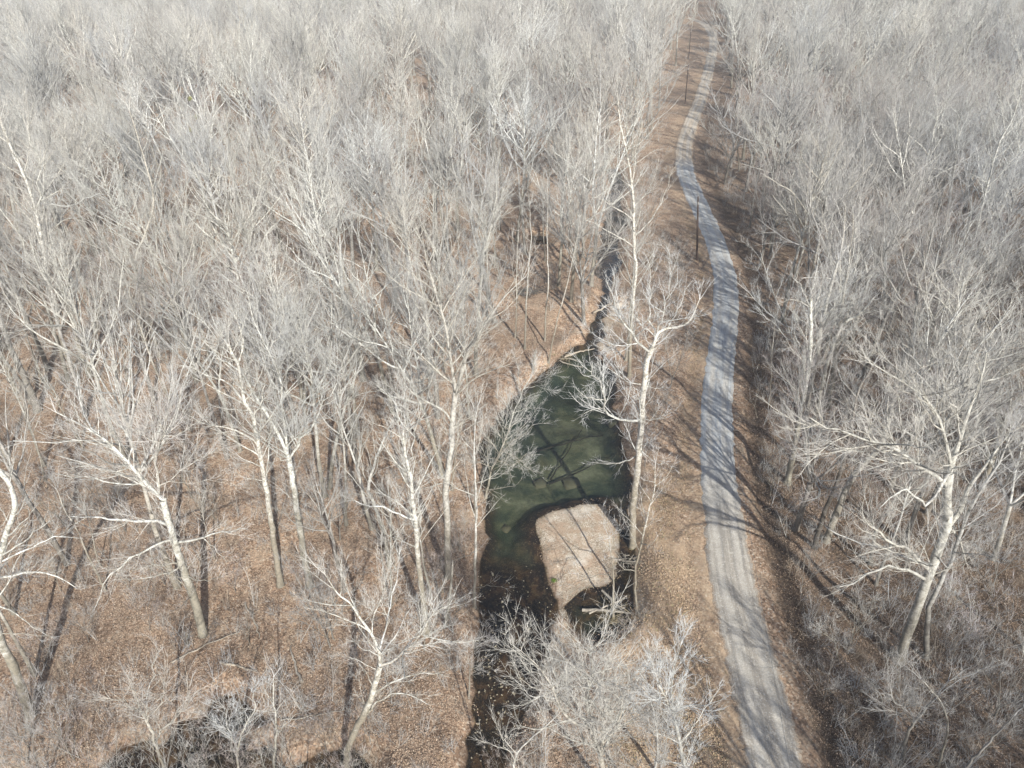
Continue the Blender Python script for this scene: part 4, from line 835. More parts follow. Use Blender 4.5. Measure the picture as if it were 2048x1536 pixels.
for fx, fy, fk_, fs in ((120, 1180, 12, .7), (180, 1290, 13, .5), (260, 1180, 12, .6), (300, 1260, 14, .6), (330, 1170, 13, .7), (470, 1180, 14, .7), (500, 1290, 12, .5), (640, 1230, 14, .8), (100, 1340, 14, .8), (30, 1230, 13, .8), (560, 1080, 13, .8), (200, 1130, 10, .55), (430, 1120, 9, .5), (90, 960, 11, .6), (170, 900, 10, .75), (300, 930, 14, 1.0), (380, 860, 9, .7), (520, 820, 11, .7), (640, 780, 9, .8), (740, 720, 10, .85), (830, 1060, 10, .7), (590, 950, 12, 1.0), (680, 1080, 13, 1.0), (790, 1140, 12, .8), (880, 1200, 14, .8), (730, 1350, 14, .6), (820, 1370, 13, .5), (300, 700, 9, .95), (420, 720, 11, .9), (560, 700, 0, .85), (350, 620, 2, .85), (700, 610, 0, .85), (790, 580, 2, .8), (250, 560, 11, 1.0), (480, 640, 9, .9), (870, 560, 0, .8), (930, 600, 9, .9), (1000, 560, 11, .85), (1120, 480, 9, .9), (1150, 560, 10, .7), (1090, 520, 11, .8), (1170, 460, 2, .7), (1660, 800, 6, .72), (1700, 690, 3, .85), (1790, 800, 8, .8), (1850, 940, 7, .75), (1985, 1120, 6, .8), (1740, 1130, 8, .62), (1620, 660, 4, .8), (1590, 560, 6, .75), (1960, 980, 3, .85), (2040, 1300, 4, .8), (1700, 1290, 12, .8), (1900, 1330, 14, 1.0), (1600, 1180, 13, .6), (1650, 1400, 13, .7), (1780, 1460, 12, .8), (1985, 1440, 13, 1.0), (300, 1500, 12, .55), (520, 1530, 14, .8), (560, 1600, 12, .9), (350, 1640, 13, 1.0), (180, 1620, 14, 1.1), (470, 1640, 14, 1.0), (90, 1600, 13, .9), (700, 1560, 14, .8), (740, 1480, 13, .5), (60, 1500, 14, .8), (1010, 1560, 14, .6), (150, 1520, 12, .8), (250, 1600, 13, .8), (400, 1560, 12, .7), (455, 1500, 14, .9), (610, 1590, 13, .75), (650, 1490, 14, .7), (200, 1430, 14, .6), (720, 1600, 12, .7), (60, 1530, 13, .7), (-20, 1560, 12, .9),
                       (1290, 930, 13, .6), (1310, 860, 12, .7), (1340, 780, 13, .8), (1330, 700, 12, .9), (1345, 640, 13, .8), (1300, 620, 14, 1.0), (1350, 560, 12, .8), (1310, 540, 13, .9), (1270, 700, 14, .8), (1262, 640, 13, .7),
                       (1195, 560, 13, .6), (1180, 500, 12, .8), (1190, 440, 13, .9), (1262, 480, 13, .9), (1270, 420, 12, 1.0), (1200, 390, 13, 1.0), (1262, 540, 14, .9), (1290, 470, 13, 1.1), (1180, 600, 14, .6), (1300, 1010, 14, .5), (1250, 1300, 14, .5), (1270, 1240, 13, .35),
                       (690, 1180, 4, .62), (745, 1060, 3, .6), (810, 960, 5, .6), (870, 890, 4, .55), (660, 980, 3, .68), (715, 870, 5, .66), (905, 980, 10, .8), (780, 1210, 9, .75), (660, 1290, 13, .9), (850, 1300, 12, .8), (905, 1260, 13, .6), (920, 1100, 12, .7), (600, 860, 4, .7), (480, 900, 3, .62), (250, 1060, 13, 1.0), (130, 1050, 12, 1.1), (440, 1060, 12, .8), (860, 760, 3, .7), (930, 700, 5, .66), (790, 800, 4, .7), (880, 640, 3, .75)):
    g = G(fx, fy); FOREST.append([g[0], g[1], hz(g[0], g[1]), fk_, fs, rs.uniform(0, 6.28), rs.normal(0, .08), rs.normal(0, .08), PROTOS[fk_][4] * fs, PROTOS[fk_][5] * fs])
# size in the picture
inv = []
for t in FOREST:
    x, y, z, k, s = t[:5]; b = proj([[x, y, z], [x, y, z + t[8]], [x, y, z + t[8] * .6]])
    vis = (y > 5) and np.any((b[:, 0] > -60) & (b[:, 0] < 2108) & (b[:, 1] > -10) & (b[:, 1] < 1560))
    sz = (t[9] * t[8]) / (x * x + y * y + 2500) if vis else 0
    t.append(sz); t.append(b)
FOREST.sort(key=lambda t: -t[10])
NIND = 300 - len(HEROES)
IND = [t for t in FOREST[:NIND] if t[10] > 0]; REST = FOREST[len(IND):]
print('individual', len(IND), 'rest', len(REST))
# labels
ORD = 'first second third fourth fifth sixth seventh eighth ninth tenth eleventh twelfth thirteenth fourteenth fifteenth sixteenth seventeenth eighteenth nineteenth twentieth'.split()
def ordn(i):
    if i < 20: return ORD[i]
    return ['twenty', 'thirty', 'forty', 'fifty'][(i + 1) // 10 - 2] + (' ' + ORD[(i + 1) % 10 - 1] if (i + 1) % 10 else 'th')
def describe(t):
    b = t[11][0]; fm, tone = PROTOS[t[3]][0], PROTOS[t[3]][1]
    y = b[1]
    band = ('along the bottom edge' if y > 1330 else 'level with the gravel bar' if y > 1020 else 'level with the pool' if y > 860 else 'level with the pool head' if y > 700 else 'level with the nearest pole' if y > 510 else 'level with the upper creek' if y > 380 else 'in the far woods')
    d_, s_ = road_d(np.array([t[0]]), np.array([t[1]]))
    cx = np.interp(b[1], [330, 700, 1000, 1200, 1536], [1225, 1180, 1020, 1010, 960])
    side = 'right of the road' if s_[0] > 0 else ('left of the creek' if b[0] < cx else 'between creek and road')
    adj = {'tall': 'tall narrow', 'forked': 'forked', 'spreading': 'wide crowned', 'slender': 'thin', 'small': 'low bushy'}[fm]
    col = {'pale': 'pale', 'grey': 'grey', 'white': 'white', 'red': 'reddish'}[tone]
    return adj + ' ' + col, side + ', ' + band
grp = {}
for t in IND: grp.setdefault(describe(t), []).append(t)
LAB = {}
for (a, b_), L_ in grp.items():
    L_.sort(key=lambda t: t[11][0][0])
    for i, t in enumerate(L_):
        LAB[id(t)] = f'{a} tree {b_}' if len(L_) == 1 else f'{a} tree {b_}, {ordn(i)} from left'
def tree_copy(src, t):
    pass
PROTO_TREE = {}
for t in IND:
    x, y, z, k, s, rz, rx, ry, H, rc_ = t[:10]
    fm = PROTOS[k][0]; nm = 'small_tree' if fm == 'small' else 'bare_tree'
    if k not in PROTO_TREE:
        T = thing(nm, (x, y, z - .1), LAB[id(t)], 'tree', 'bare trees of the leafless winter forest')
        a = link('trunk', PROTOS[k][2], T); b_ = link('crown', PROTOS[k][3], T); PROTO_TREE[k] = (T, a, b_)
    else:
        T0, a0, b0 = PROTO_TREE[k]
        T = T0.copy(); COL.objects.link(T); T['label'] = LAB[id(t)]; T.location = (x, y, z - .1)
        for o in (a0, b0):
            c = o.copy(); COL.objects.link(c); c.parent = T
    T.rotation_euler = (rx, ry, rz); T.scale = (s, s, s)

# ---- geometry nodes scatter: one object whose points carry transform and which source to use
def scatter(name, label, pts_, srcs, cat):
    """pts_: rows x,y,z,idx,scale,rotz,rx,ry ; srcs: list of lists of meshes"""
    src = bpy.data.collections.new(name + '_sources')
    for i, ms in enumerate(srcs):
        mbj = bpy.data.meshes.new(name + '_src')
        o = bpy.data.objects.new('%s_%03d' % (name + '_src', i), ms); src.objects.link(o)
    A = np.array(pts_, np.float32); me = bpy.data.meshes.new(name); me.vertices.add(len(A)); me.vertices.foreach_set('co', A[:, :3].ravel())
    for nm, col_, typ in (('idx', 3, 'INT'), ('scl', 4, 'FLOAT')):
        at = me.attributes.new(nm, typ, 'POINT'); at.data.foreach_set('value', A[:, col_].astype(np.int32 if typ == 'INT' else np.float32))
    at = me.attributes.new('rot', 'FLOAT_VECTOR', 'POINT'); at.data.foreach_set('vector', np.ascontiguousarray(A[:, [6, 7, 5]]).ravel())
    o = link(name, me); tag(o, label, cat, None, 'stuff')
    ng = bpy.data.node_groups.new(name, 'GeometryNodeTree')
    ng.interface.new_socket('Geometry', in_out='INPUT', socket_type='NodeSocketGeometry'); ng.interface.new_socket('Geometry', in_out='OUTPUT', socket_type='NodeSocketGeometry')
    gi = ng.nodes.new('NodeGroupInput'); go = ng.nodes.new('NodeGroupOutput'); ip = ng.nodes.new('GeometryNodeInstanceOnPoints'); ci = ng.nodes.new('GeometryNodeCollectionInfo')
    ci.inputs['Collection'].default_value = src; ci.inputs['Separate Children'].default_value = True; ci.inputs['Reset Children'].default_value = True
    ip.inputs['Pick Instance'].default_value = True
    def na(nm, typ):
        x = ng.nodes.new('GeometryNodeInputNamedAttribute'); x.data_type = typ; x.inputs[0].default_value = nm; return x.outputs['Attribute']
    ng.links.new(gi.outputs[0], ip.inputs['Points']); ng.links.new(ci.outputs[0], ip.inputs['Instance']); ng.links.new(na('idx', 'INT'), ip.inputs['Instance Index'])
    e2r = ng.nodes.new('FunctionNodeEulerToRotation'); ng.links.new(na('rot', 'FLOAT_VECTOR'), e2r.inputs[0]); ng.links.new(e2r.outputs[0], ip.inputs['Rotation'])
    ng.links.new(na('scl', 'FLOAT'), ip.inputs['Scale']); ng.links.new(ip.outputs[0], go.inputs[0])
    md = o.modifiers.new('scatter', 'NODES'); md.node_group = ng
    return o
def joined(a, b, name):
    def arr(me):
        v = np.empty(len(me.vertices) * 3, np.float32); me.vertices.foreach_get('co', v)
        ls = np.empty(len(me.polygons), np.int32); me.polygons.foreach_get('loop_start', ls); lt = np.empty(len(me.polygons), np.int32); me.polygons.foreach_get('loop_total', lt)
        vi = np.empty(len(me.loops), np.int32); me.loops.foreach_get('vertex_index', vi)
        q = vi[(ls[lt == 4][:, None] + np.arange(4))]; t = vi[(ls[lt == 3][:, None] + np.arange(3))]
        return v.reshape(-1, 3), q, t
    va, qa, ta = arr(a); vb, qb, tb = arr(b); n = len(va)
    me = mk_mesh(name, np.vstack([va, vb]), np.vstack([qa, qb + n]), np.vstack([ta, tb + n]), a.materials[0]); me.materials.append(b.materials[0])
    mb_ = np.empty(len(b.polygons), np.int32); b.polygons.foreach_get('material_index', mb_)      # crown: 0 twigs, 1 limbs in bark
    lt = np.empty(len(b.polygons), np.int32); b.polygons.foreach_get('loop_total', lt)
    mi = np.concatenate([np.zeros(len(qa)), 1 - mb_[lt == 4], np.zeros(len(ta)), 1 - mb_[lt == 3]]).astype(np.int32); me.polygons.foreach_set('material_index', mi)
    return me
nearsrc = [joined(p[2], p[3], 'tree_src') for p in PROTOS]; farsrc = [joined(p[2], p[3], 'far_tree_src') for p in FARP]
srcs = nearsrc + farsrc; rows = []
fidx = {'tall': [0, 3], 'forked': [1, 5, 1], 'spreading': [2, 4, 6], 'slender': [7, 8]}
for t in REST:
    k = t[3]
    if t[1] > 150 and PROTOS[k][0] in fidx: k = 15 + fidx[PROTOS[k][0]][int(t[5] * 100) % len(fidx[PROTOS[k][0]])]
    rows.append((t[0], t[1], t[2] - .1, k, t[4], t[5], t[6], t[7]))
scatter('distant_woodland', 'leafless woodland filling the distance beyond the nearer trees', rows, srcs, 'woodland')

# ---- undergrowth
def brush_mesh(seed, n, h, spread, mat):
    rs = np.random.RandomState(seed); mb = MB()
    a = rs.uniform(0, 6.28, n); r = rs.uniform(0, spread * .35, n); p0 = np.stack([r * np.cos(a), r * np.sin(a), np.full(n, -.05)], -1)
    D = norm(np.stack([np.cos(a) * rs.uniform(.1, .7, n), np.sin(a) * rs.uniform(.1, .7, n), np.ones(n)], -1)); L = h * rs.uniform(.5, 1.1, n)
    P = grow(rs, p0, D, L, 5, .12, .0); ra = rad_of(L) * .7 + .003; mb.tubes(P, ra, ra * .4, 3)
    q0, d, l, r2, _ = spawn(rs, P, L, ra, ra * .4, 4.0, .2, .45, 25, 65, .05); l = np.clip(l, .2, 1.2); B = grow(rs, q0, d, l, 3, .15, .03); r2 = np.maximum(r2, .005); mb.tubes(B, r2, r2 * .5, 3)
    q0, d, l, r3, _ = spawn(rs, B, l, r2, r2 * .5, 5.0, .1, .6, 25, 65, .02); l = np.clip(l, .2, .7); B = grow(rs, q0, d, l, 2, .15, .0); r3 = np.maximum(r3, .0045); mb.tubes(B, r3, r3 * .5, 3, tip=True)
    return mb.mesh('brush', M[mat])
bsrc = [brush_mesh(1, 7, 2.0, 1.4, 'brush'), brush_mesh(2, 10, 1.5, 1.8, 'twig_pale'), brush_mesh(3, 5, 2.8, 1.2, 'twig_grey'), brush_mesh(4, 12, 1.0, 1.6, 'brush'), brush_mesh(5, 3, 3.6, .8, 'twig_pale')]
rows = []; rs = np.random.RandomState(9)
N = 22000
yy = 22 + 190 * rs.rand(N) ** 1.1; xx = (rs.rand(N) * 2 - 1) * (14 + yy * .78)
Zb, _, _, _, _, dwb, drb, sgb, dbb = terrain(xx, yy); pb = proj(np.column_stack([xx, yy, Zb]))
cl = np.sin(xx * .31 + 1) * np.sin(yy * .27) + .6 * np.sin(xx * .13 - yy * .11) + rs.normal(0, .35, N)
inkeep = in_poly(pb, KEEP)
for i in range(N):
    if dwb[i] < .5 or dbb[i] < .2 or drb[i] < (2.6 if sgb[i] > 0 else 3.6): continue
    if sgb[i] < 0 and drb[i] < 8 and rs.rand() < .75: continue
    if inkeep[i] and rs.rand() < .55: continue
    p = .35 if sgb[i] < 0 else .8
    if sgb[i] < 0 and yy[i] < 60: p = .4
    if cl[i] < 0: p *= .45
    if rs.rand() > p: continue
    rows.append((xx[i], yy[i], Zb[i], rs.randint(5), rs.uniform(.45, 1.15), rs.uniform(0, 6.28), rs.normal(0, .1), rs.normal(0, .1)))
print('brush', len(rows))
scatter('undergrowth', 'tangled leafless brush growing under the trees', rows, bsrc, 'undergrowth')

# ---- fallen leaves lying on the ground
def leaf_mat(name, stops):
    mt, n, b = newmat(name); geo = n.nodes.new('ShaderNodeNewGeometry'); c = ramp(n, geo.outputs['Random Per Island'], stops)
    n.links.new(c, b.inputs['Base Color']); b.inputs['Roughness'].default_value = .7; b.inputs['Specular IOR Level'].default_value = .3; return mt
M['leaves'] = leaf_mat('fallen_leaves', [(0, (.12, .075, .05)), (.3, (.29, .20, .14)), (.7, (.42, .30, .21)), (.95, (.52, .41, .31)), (1, (.64, .57, .48))])
M['leaves_dark'] = leaf_mat('damp_fallen_leaves', [(0, (.05, .035, .025)), (.4, (.12, .08, .055)), (.85, (.21, .145, .095)), (1, (.32, .24, .17))])  # darker leaf tones with woodland shade painted in, scattered mostly right of the road
M['grass'] = leaf_mat('dry_grass', [(0, (.20, .14, .085)), (.4, (.34, .24, .15)), (.85, (.44, .33, .215)), (.93, (.20, .19, .09)), (1, (.52, .44, .33))])
def leaf_patch(seed, n, mat, R_=1.6, s0=.06, s1=.12, up=.35):
    rs = np.random.RandomState(seed); a = rs.uniform(0, 6.28, n); r_ = R_ * np.sqrt(rs.rand(n)); c = np.stack([r_ * np.cos(a), r_ * np.sin(a), rs.uniform(.015, .05, n)], -1)
    h = rs.uniform(0, 6.28, n); d = norm(np.stack([np.cos(h), np.sin(h), rs.normal(0, up, n)], -1)); e = norm(np.cross(d, norm(np.stack([rs.normal(0, up, n), rs.normal(0, up, n), np.ones(n)], -1))))
    L = rs.uniform(s0, s1, n)[:, None]; W = L * rs.uniform(.5, .8, (n, 1)); nrm = np.cross(e, d); cu = rs.uniform(-.3, .35, (n, 1))
    v = np.stack([c - d * L * .5, c + e * W * .5 + nrm * L * cu, c + d * L * .5, c - e * W * .5 + nrm * L * cu], 1); v[..., 2] = np.maximum(v[..., 2], .008)
    i = np.arange(n)[:, None] * 4; t = np.concatenate([i + [0, 1, 2], i + [0, 2, 3]], 0); return mk_mesh('leaf_patch', v.reshape(-1, 3), None, t, M[mat], False)
LS = [leaf_patch(i, 150, 'leaves') for i in range(4)] + [leaf_patch(10 + i, 130, 'leaves_dark') for i in range(3)] + [leaf_patch(20 + i, 150, 'grass', 1.3, .06, .15, 1.0) for i in range(3)]
rs = np.random.RandomState(31); N = 15000; yy = 22 + 118 * rs.rand(N) ** 1.15; xx = (rs.rand(N) * 2 - 1) * (12 + yy * .74)
Zb, _, _, _, _, dwb, drb, sgb, dbb = terrain(xx, yy); rows = []
for i in range(N):
    if dwb[i] < (.7 if dbb[i] < .8 else 1.2) or drb[i] < 1.0: continue
    onbar = dbb[i] < .8
    if onbar and rs.rand() < (.9 if dbb[i] < -1.2 else .55): continue
    gr_ = sgb[i] < 0 and (drb[i] < 2.5 or (drb[i] < 9 and yy[i] < 62 and xx[i] > 6)) and rs.rand() < .6
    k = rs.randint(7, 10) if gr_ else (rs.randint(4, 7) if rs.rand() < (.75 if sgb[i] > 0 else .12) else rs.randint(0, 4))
    e_ = .5; zx = hzq = 0
    rows.append((xx[i], yy[i], Zb[i] + .01, k, rs.uniform(.8, 1.15), rs.uniform(0, 6.28), 0, 0))
scatter('leaf_litter', 'brown and tan fallen leaves strewn over the ground', rows, LS, 'leaf litter')

# ------------------------------------------------------------------ stones and gravel
def stone_mesh(seed, flat=.55):
    rs = np.random.RandomState(seed); k, l = 9, 6; v = []
    f = rs.uniform(.75, 1.2, (l + 1, k))
    for i in range(l + 1):
        th = math.pi * i / l
        for j in range(k):
            ph = 2 * math.pi * j / k; r = f[i, j] if 0 < i < l else 1
            v.append((r * math.sin(th) * math.cos(ph), r * .8 * math.sin(th) * math.sin(ph), flat * math.cos(th)))
    q = [[i * k + j, (i + 1) * k + j, (i + 1) * k + (j + 1) % k, i * k + (j + 1) % k] for i in range(l) for j in range(k)]
    return mk_mesh('stone', v, q, None, M['stone'])
SM = [stone_mesh(i, fl) for i, fl in enumerate((.5, .6, .4, .7, .5))]
rs = np.random.RandomState(77); rows = []
def poly_scatter(poly, n): 
    lo, hi = poly.min(0), poly.max(0); p = lo + (hi - lo) * rs.rand(n, 2); return p[inside(p[:, 0], p[:, 1], poly)]
p = np.vstack([poly_scatter(BAR, 9000), poly_scatter(BAR2, 800)])
z, _, _, _, _, dw_, _, _, _ = terrain(p[:, 0], p[:, 1])
for (x, y), zz, d in zip(p, z, dw_):
    if d > 0 and rs.rand() < (.9 if d < .8 else .12): rows.append((x, y, zz, rs.randint(5), rs.uniform(.02, .07), rs.uniform(0, 6.28), 0, 0))
scatter('gravel', 'pale pebbles strewn over the gravel bars', rows, SM, 'gravel')
ns = 0; first = None
low = [(952, 1190), (1112, 1180), (1110, 1230), (1085, 1330), (1050, 1430), (1010, 1536), (925, 1536), (948, 1400), (955, 1260)]
tries = 0
while ns < 230 and tries < 4000:
    tries += 1
    y = rs.uniform(1130, 1536); x = rs.uniform(920, 1120)
    cl_ = math.exp(-((x - (1020 if y < 1300 else 985)) / 45) ** 2) * math.exp(-((y - 1250) / 75) ** 2) * 1.3 + math.exp(-((x - 985) / 32) ** 2) * math.exp(-((y - 1410) / 60) ** 2) + .07 + .5 * math.exp(-((x - 1105) / 14) ** 2) * (y < 1260)
    if rs.rand() > cl_: continue
    g = G(x, y, WZ)
    if sdist(np.array([g[0]]), np.array([g[1]]), CREEK)[0] > -.1: continue
    s = rs.uniform(.03, .075) * (1.9 if rs.rand() < .12 else 1); zb = hz(g[0], g[1])
    zz = max(zb, WZ - s * .35)
    where = ('in a cluster midstream below the pool' if y < 1310 else 'in the dark lower creek') if x < 1085 else 'at the right water edge of the gravel bar'
    if first is None: o = link('stone', SM[0]); first = o
    else: o = first.copy(); o.data = SM[ns % 5]; COL.objects.link(o)
    o.location = (g[0], g[1], zz); o.rotation_euler = (rs.normal(0, .2), rs.normal(0, .2), rs.uniform(0, 6.28)); o.scale = (s * rs.uniform(1, 1.5), s, s)
    tag(o, 'small pale stone breaking the water ' + where, 'stone', 'small stones ' + where); ns += 1
# submerged slabs
def slab(px, py, w_, d_, label, rz=0.1):
    rs2 = np.random.RandomState(int(px)); g = G(px, py, WZ - .9); zb = hz(g[0], g[1]); k = 11
    an = np.linspace(0, 2 * math.pi, k, endpoint=False) + .2; r = rs2.uniform(.85, 1.1, k)
    sq = np.minimum(1 / np.maximum(np.abs(np.cos(an)), 1e-3), 1 / np.maximum(np.abs(np.sin(an)), 1e-3)) * r
    ring = np.stack([np.cos(an) * sq * w_, np.sin(an) * sq * d_], -1)
    v = []
    for zz, sc_ in ((-.3, 1.05), (.22, 1.0), (.28, .93)): v += [(x * sc_, y * sc_, zz) for x, y in ring]
    v.append((0, 0, .3)); q = [[i * k + j, i * k + (j + 1) % k, (i + 1) * k + (j + 1) % k, (i + 1) * k + j] for i in range(2) for j in range(k)]
    t = [[2 * k + j, 2 * k + (j + 1) % k, 3 * k] for j in range(k)]
    o = link('rock_slab', mk_mesh('rock_slab', v, q, t, M['slab'], False), None, (g[0], g[1], zb + .1)); o.rotation_euler[2] = rz; tag(o, label, 'rock')
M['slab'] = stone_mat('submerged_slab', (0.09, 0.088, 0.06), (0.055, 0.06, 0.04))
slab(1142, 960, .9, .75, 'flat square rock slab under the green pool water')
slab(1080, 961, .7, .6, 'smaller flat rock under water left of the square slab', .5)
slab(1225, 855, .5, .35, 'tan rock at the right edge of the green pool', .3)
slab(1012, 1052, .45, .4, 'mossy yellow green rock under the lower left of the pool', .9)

# ------------------------------------------------------------------ fallen wood
def log(a, b_, r, label, mat='dead', za=None, zb=None, name='fallen_log', twigs=True, sag=.15):
    A = G(*a); B = G(*b_); A[2] = (hz(A[0], A[1]) if za is None else za) + r; B[2] = (hz(B[0], B[1]) if zb is None else zb) + r
    rs = np.random.RandomState(int(a[0] * 3 + a[1])); t = np.linspace(0, 1, 12)[:, None]; P = A * (1 - t) + B * t
    L = np.linalg.norm(B - A); n = norm(np.array([-(B - A)[1], (B - A)[0], 0])); P += n * np.sin(t * math.pi) * L * rs.uniform(-.07, .07) + rs.normal(0, .012 * L, P.shape) * [1, 1, .15]
    o0 = P[0].copy(); T = thing(name, o0, label, 'log'); mb = MB(); mb.tubes(P[None] - o0, [r], [r * .45], 9)
    ends = MB(); v = mb.v[0]; k = 9
    mb.add(np.vstack([v[:k], [[0, 0, 0]]]), None, [[(j + 1) % k, j, k] for j in range(k)])
    link('trunk', mb.mesh('log', M[mat]), T)
    if twigs:
        tb = MB(); p0, d, l, r2, _ = spawn(rs, P[None] - o0, np.array([L]), np.array([r]), np.array([r * .4]), .9, .4, .25, 30, 70, .1); l = np.clip(l, .4, 2.5)
        Bq = grow(rs, p0, d, l, 4, .15, 0); tb.tubes(Bq, r2, r2 * .3, 4); p0, d, l, r3, _ = spawn(rs, Bq, l, r2, r2 * .3, 3, .2, .5, 30, 60, 0); Bq = grow(rs, p0, d, np.clip(l, .2, 1), 2, .15, 0); tb.tubes(Bq, np.maximum(r3, .006), np.full(len(r3), .003), 3, tip=True)
        link('branch', tb.mesh('branch', M[mat]), T)
    return T
log((441, 1326), (512, 1344), .13, 'mossy fallen log lying on the leaves right of the big spreading tree')
log((604, 1364), (580, 1290), .12, 'short crooked grey log standing out on the brown leaves at lower left')
log((345, 1330), (480, 1262), .07, 'long thin fallen pole pointing to the foot of the big spreading tree')
log((488, 1206), (520, 1275), .09, 'bent grey branch on the leaves below the two white trunks')
log((1188, 625), (1242, 585), .16, 'pale log lying across the upper creek', za=-.2, zb=-.1, twigs=False)
log((1075, 880), (1206, 855), .13, 'dark log sunk in the pool, lying nearly crosswise', 'wetwood', za=-1.75, zb=-1.2)
log((1096, 940), (1235, 888), .10, 'dark branched log sunk in the pool below the crosswise one', 'wetwood', za=-2.0, zb=-1.5)
log((1100, 930), (1165, 835), .09, 'thin dark streak crossing the dark logs in the pool', 'wetwood', za=-2.0, zb=-1.9, twigs=False)  # slim dark tube laid under water across the two logs
log((1165, 1208), (1262, 1222), .15, 'thick grey log arched over the small side pool', za=-.9, zb=-.4)
log((1178, 1216), (1255, 1190), .09, 'second log crossing the arched one at the side pool', za=-.8, zb=-.2)
log((1205, 1172), (1262, 1238), .10, 'thin dead branch across the log jam by the side pool', za=-.7, zb=-.3)
log((1020, 1522), (1180, 1530), .12, 'long dead log along the bank at the bottom centre', za=-.6, zb=-.5)
log((1750, 1060), (1850, 1120), .12, 'dark fallen log in brush beneath the large grey white tree', 'dead')
log((560, 1440), (690, 1425), .06, 'thin fallen pole near the foot of the leaning cream tree')
log((1130, 705), (1190, 690), .13, 'driftwood log caught at the head of the pool', za=-.85, zb=-.7)
log((1120, 712), (1165, 725), .08, 'broken branch below the driftwood log at the pool head', za=-.85, zb=-.8)
def pile(px, py, r, label, mat, n=46, name='brush_pile'):
    g = G(px, py); rs = np.random.RandomState(int(px)); mb = MB(); a = rs.uniform(0, 6.28, n); rr_ = r * np.sqrt(rs.rand(n)) * .6
    p0 = np.stack([rr_ * np.cos(a), rr_ * np.sin(a), rs.uniform(0, .5, n)], -1); b2 = rs.uniform(0, 6.28, n); D = norm(np.stack([np.cos(b2), np.sin(b2), rs.uniform(-.1, .45, n)], -1))
    L = r * rs.uniform(.6, 1.3, n); P = grow(rs, p0, D, L, 4, .1, -.03); ra = rs.uniform(.02, .07, n); mb.tubes(P, ra, ra * .4, 4)
    q0, d, l, r2, _ = spawn(rs, P, L, ra, ra * .4, 3, .1, .35, 30, 70, .1); B = grow(rs, q0, d, l, 2, .15, 0); mb.tubes(B, np.maximum(r2, .006), np.full(len(r2), .003), 3, tip=True)
    tag(link(name, mb.mesh(name, M[mat]), None, (g[0], g[1], hz(g[0], g[1]))), label, 'brush pile')
pile(1055, 590, 2.6, 'dark tangled brush pile among thin trunks above the pool', 'bark_dark', 60)
pile(1240, 1212, 1.8, 'mass of dead roots and branches jammed by the side pool', 'dead', 60)
pile(1262, 1110, 1.2, 'tangle of roots on the bank under the large sycamore', 'dead', 40)
pile(1135, 700, 1.5, 'leafy flood debris at the head of the pool', 'dead', 40)
def snag(pl, r, label, tone='pale'):
    b = G(*pl[0]); P = np.array([V(x, y, b[1]) for x, y in pl]); z = hz(b[0], b[1]); P[0, 2] = z - .2; P = resamp(P, 10); o0 = np.array([b[0], b[1], z])
    mb = MB(); mb.tubes(P[None] - o0, [r], [r * .35], 9, tip=True); tag(link('dead_snag', mb.mesh('dead_snag', M['bark_' + tone]), None, o0), label, 'dead tree')
snag(c5((1070, 695), (1078, 640), (1090, 572)), .22, 'short broken trunk on the bank beside the pool head')
snag(c8((555, 705), (590, 480), (602, 320)), .17, 'broken topped pale trunk among the trees left of the lower creek')
snag([(375, 1040 + 250), (372, 1262)], .12, 'low stump near the foot of the big spreading tree')

# green plants
M['green'] = twig_mat('green_leaves', (0.16, 0.24, 0.05), (0.10, 0.17, 0.03)); M['olive'] = twig_mat('mistletoe', (0.26, 0.24, 0.07), (0.18, 0.19, 0.05))
def leafball(name, loc, r, mat, n, label, cat, flat=1.0, group=None):
    rs = np.random.RandomState(int(abs(loc[0] * 100)) + n); d = norm(rs.normal(0, 1, (n, 3))); c = d * (r * rs.rand(n, 1) ** .5) * [1, 1, flat]; T1 = norm(rs.normal(0, 1, (n, 3))); T2 = norm(np.cross(d, T1))
    s = r * .16; v = np.stack([c - T1 * s, c + T2 * s * .5 + d * .02, c + T1 * s, c - T2 * s * .5 + d * .02], 1).reshape(-1, 3); q = np.arange(n * 4).reshape(n, 4)
    stem = MB(); stem.add(v, q); P = np.stack([np.zeros((n // 4, 3)), c[:n // 4]], 1); stem.tubes(P, np.full(len(P), .008), np.full(len(P), .004), 3)
    tag(link(name, stem.mesh(name, M[mat]), None, loc), label, cat, group)
g = G(1108, 1160, -.7); leafball('green_plant', (g[0], g[1], hz(g[0], g[1]) + .05), .3, 'green', 200, 'bright green leafy plant on the edge of the gravel bar', 'plant', .4)
g = G(1012, 1000, -.7)
# mistletoe in the crown of the woodland at upper left
MT = G(385, 420)[1] if False else 150.0
for (x, y, lb) in ((380, 197, 'topmost of three green mistletoe balls, upper left treetops'), (392, 234, 'middle and rightmost of three green mistletoe balls, upper left treetops'), (381, 260, 'lowest of three green mistletoe balls, upper left treetops')):
    v = V(x, y, MT); leafball('mistletoe', tuple(v), .5, 'olive', 200, lb, 'mistletoe', 1.0, 'mistletoe balls in the treetops')

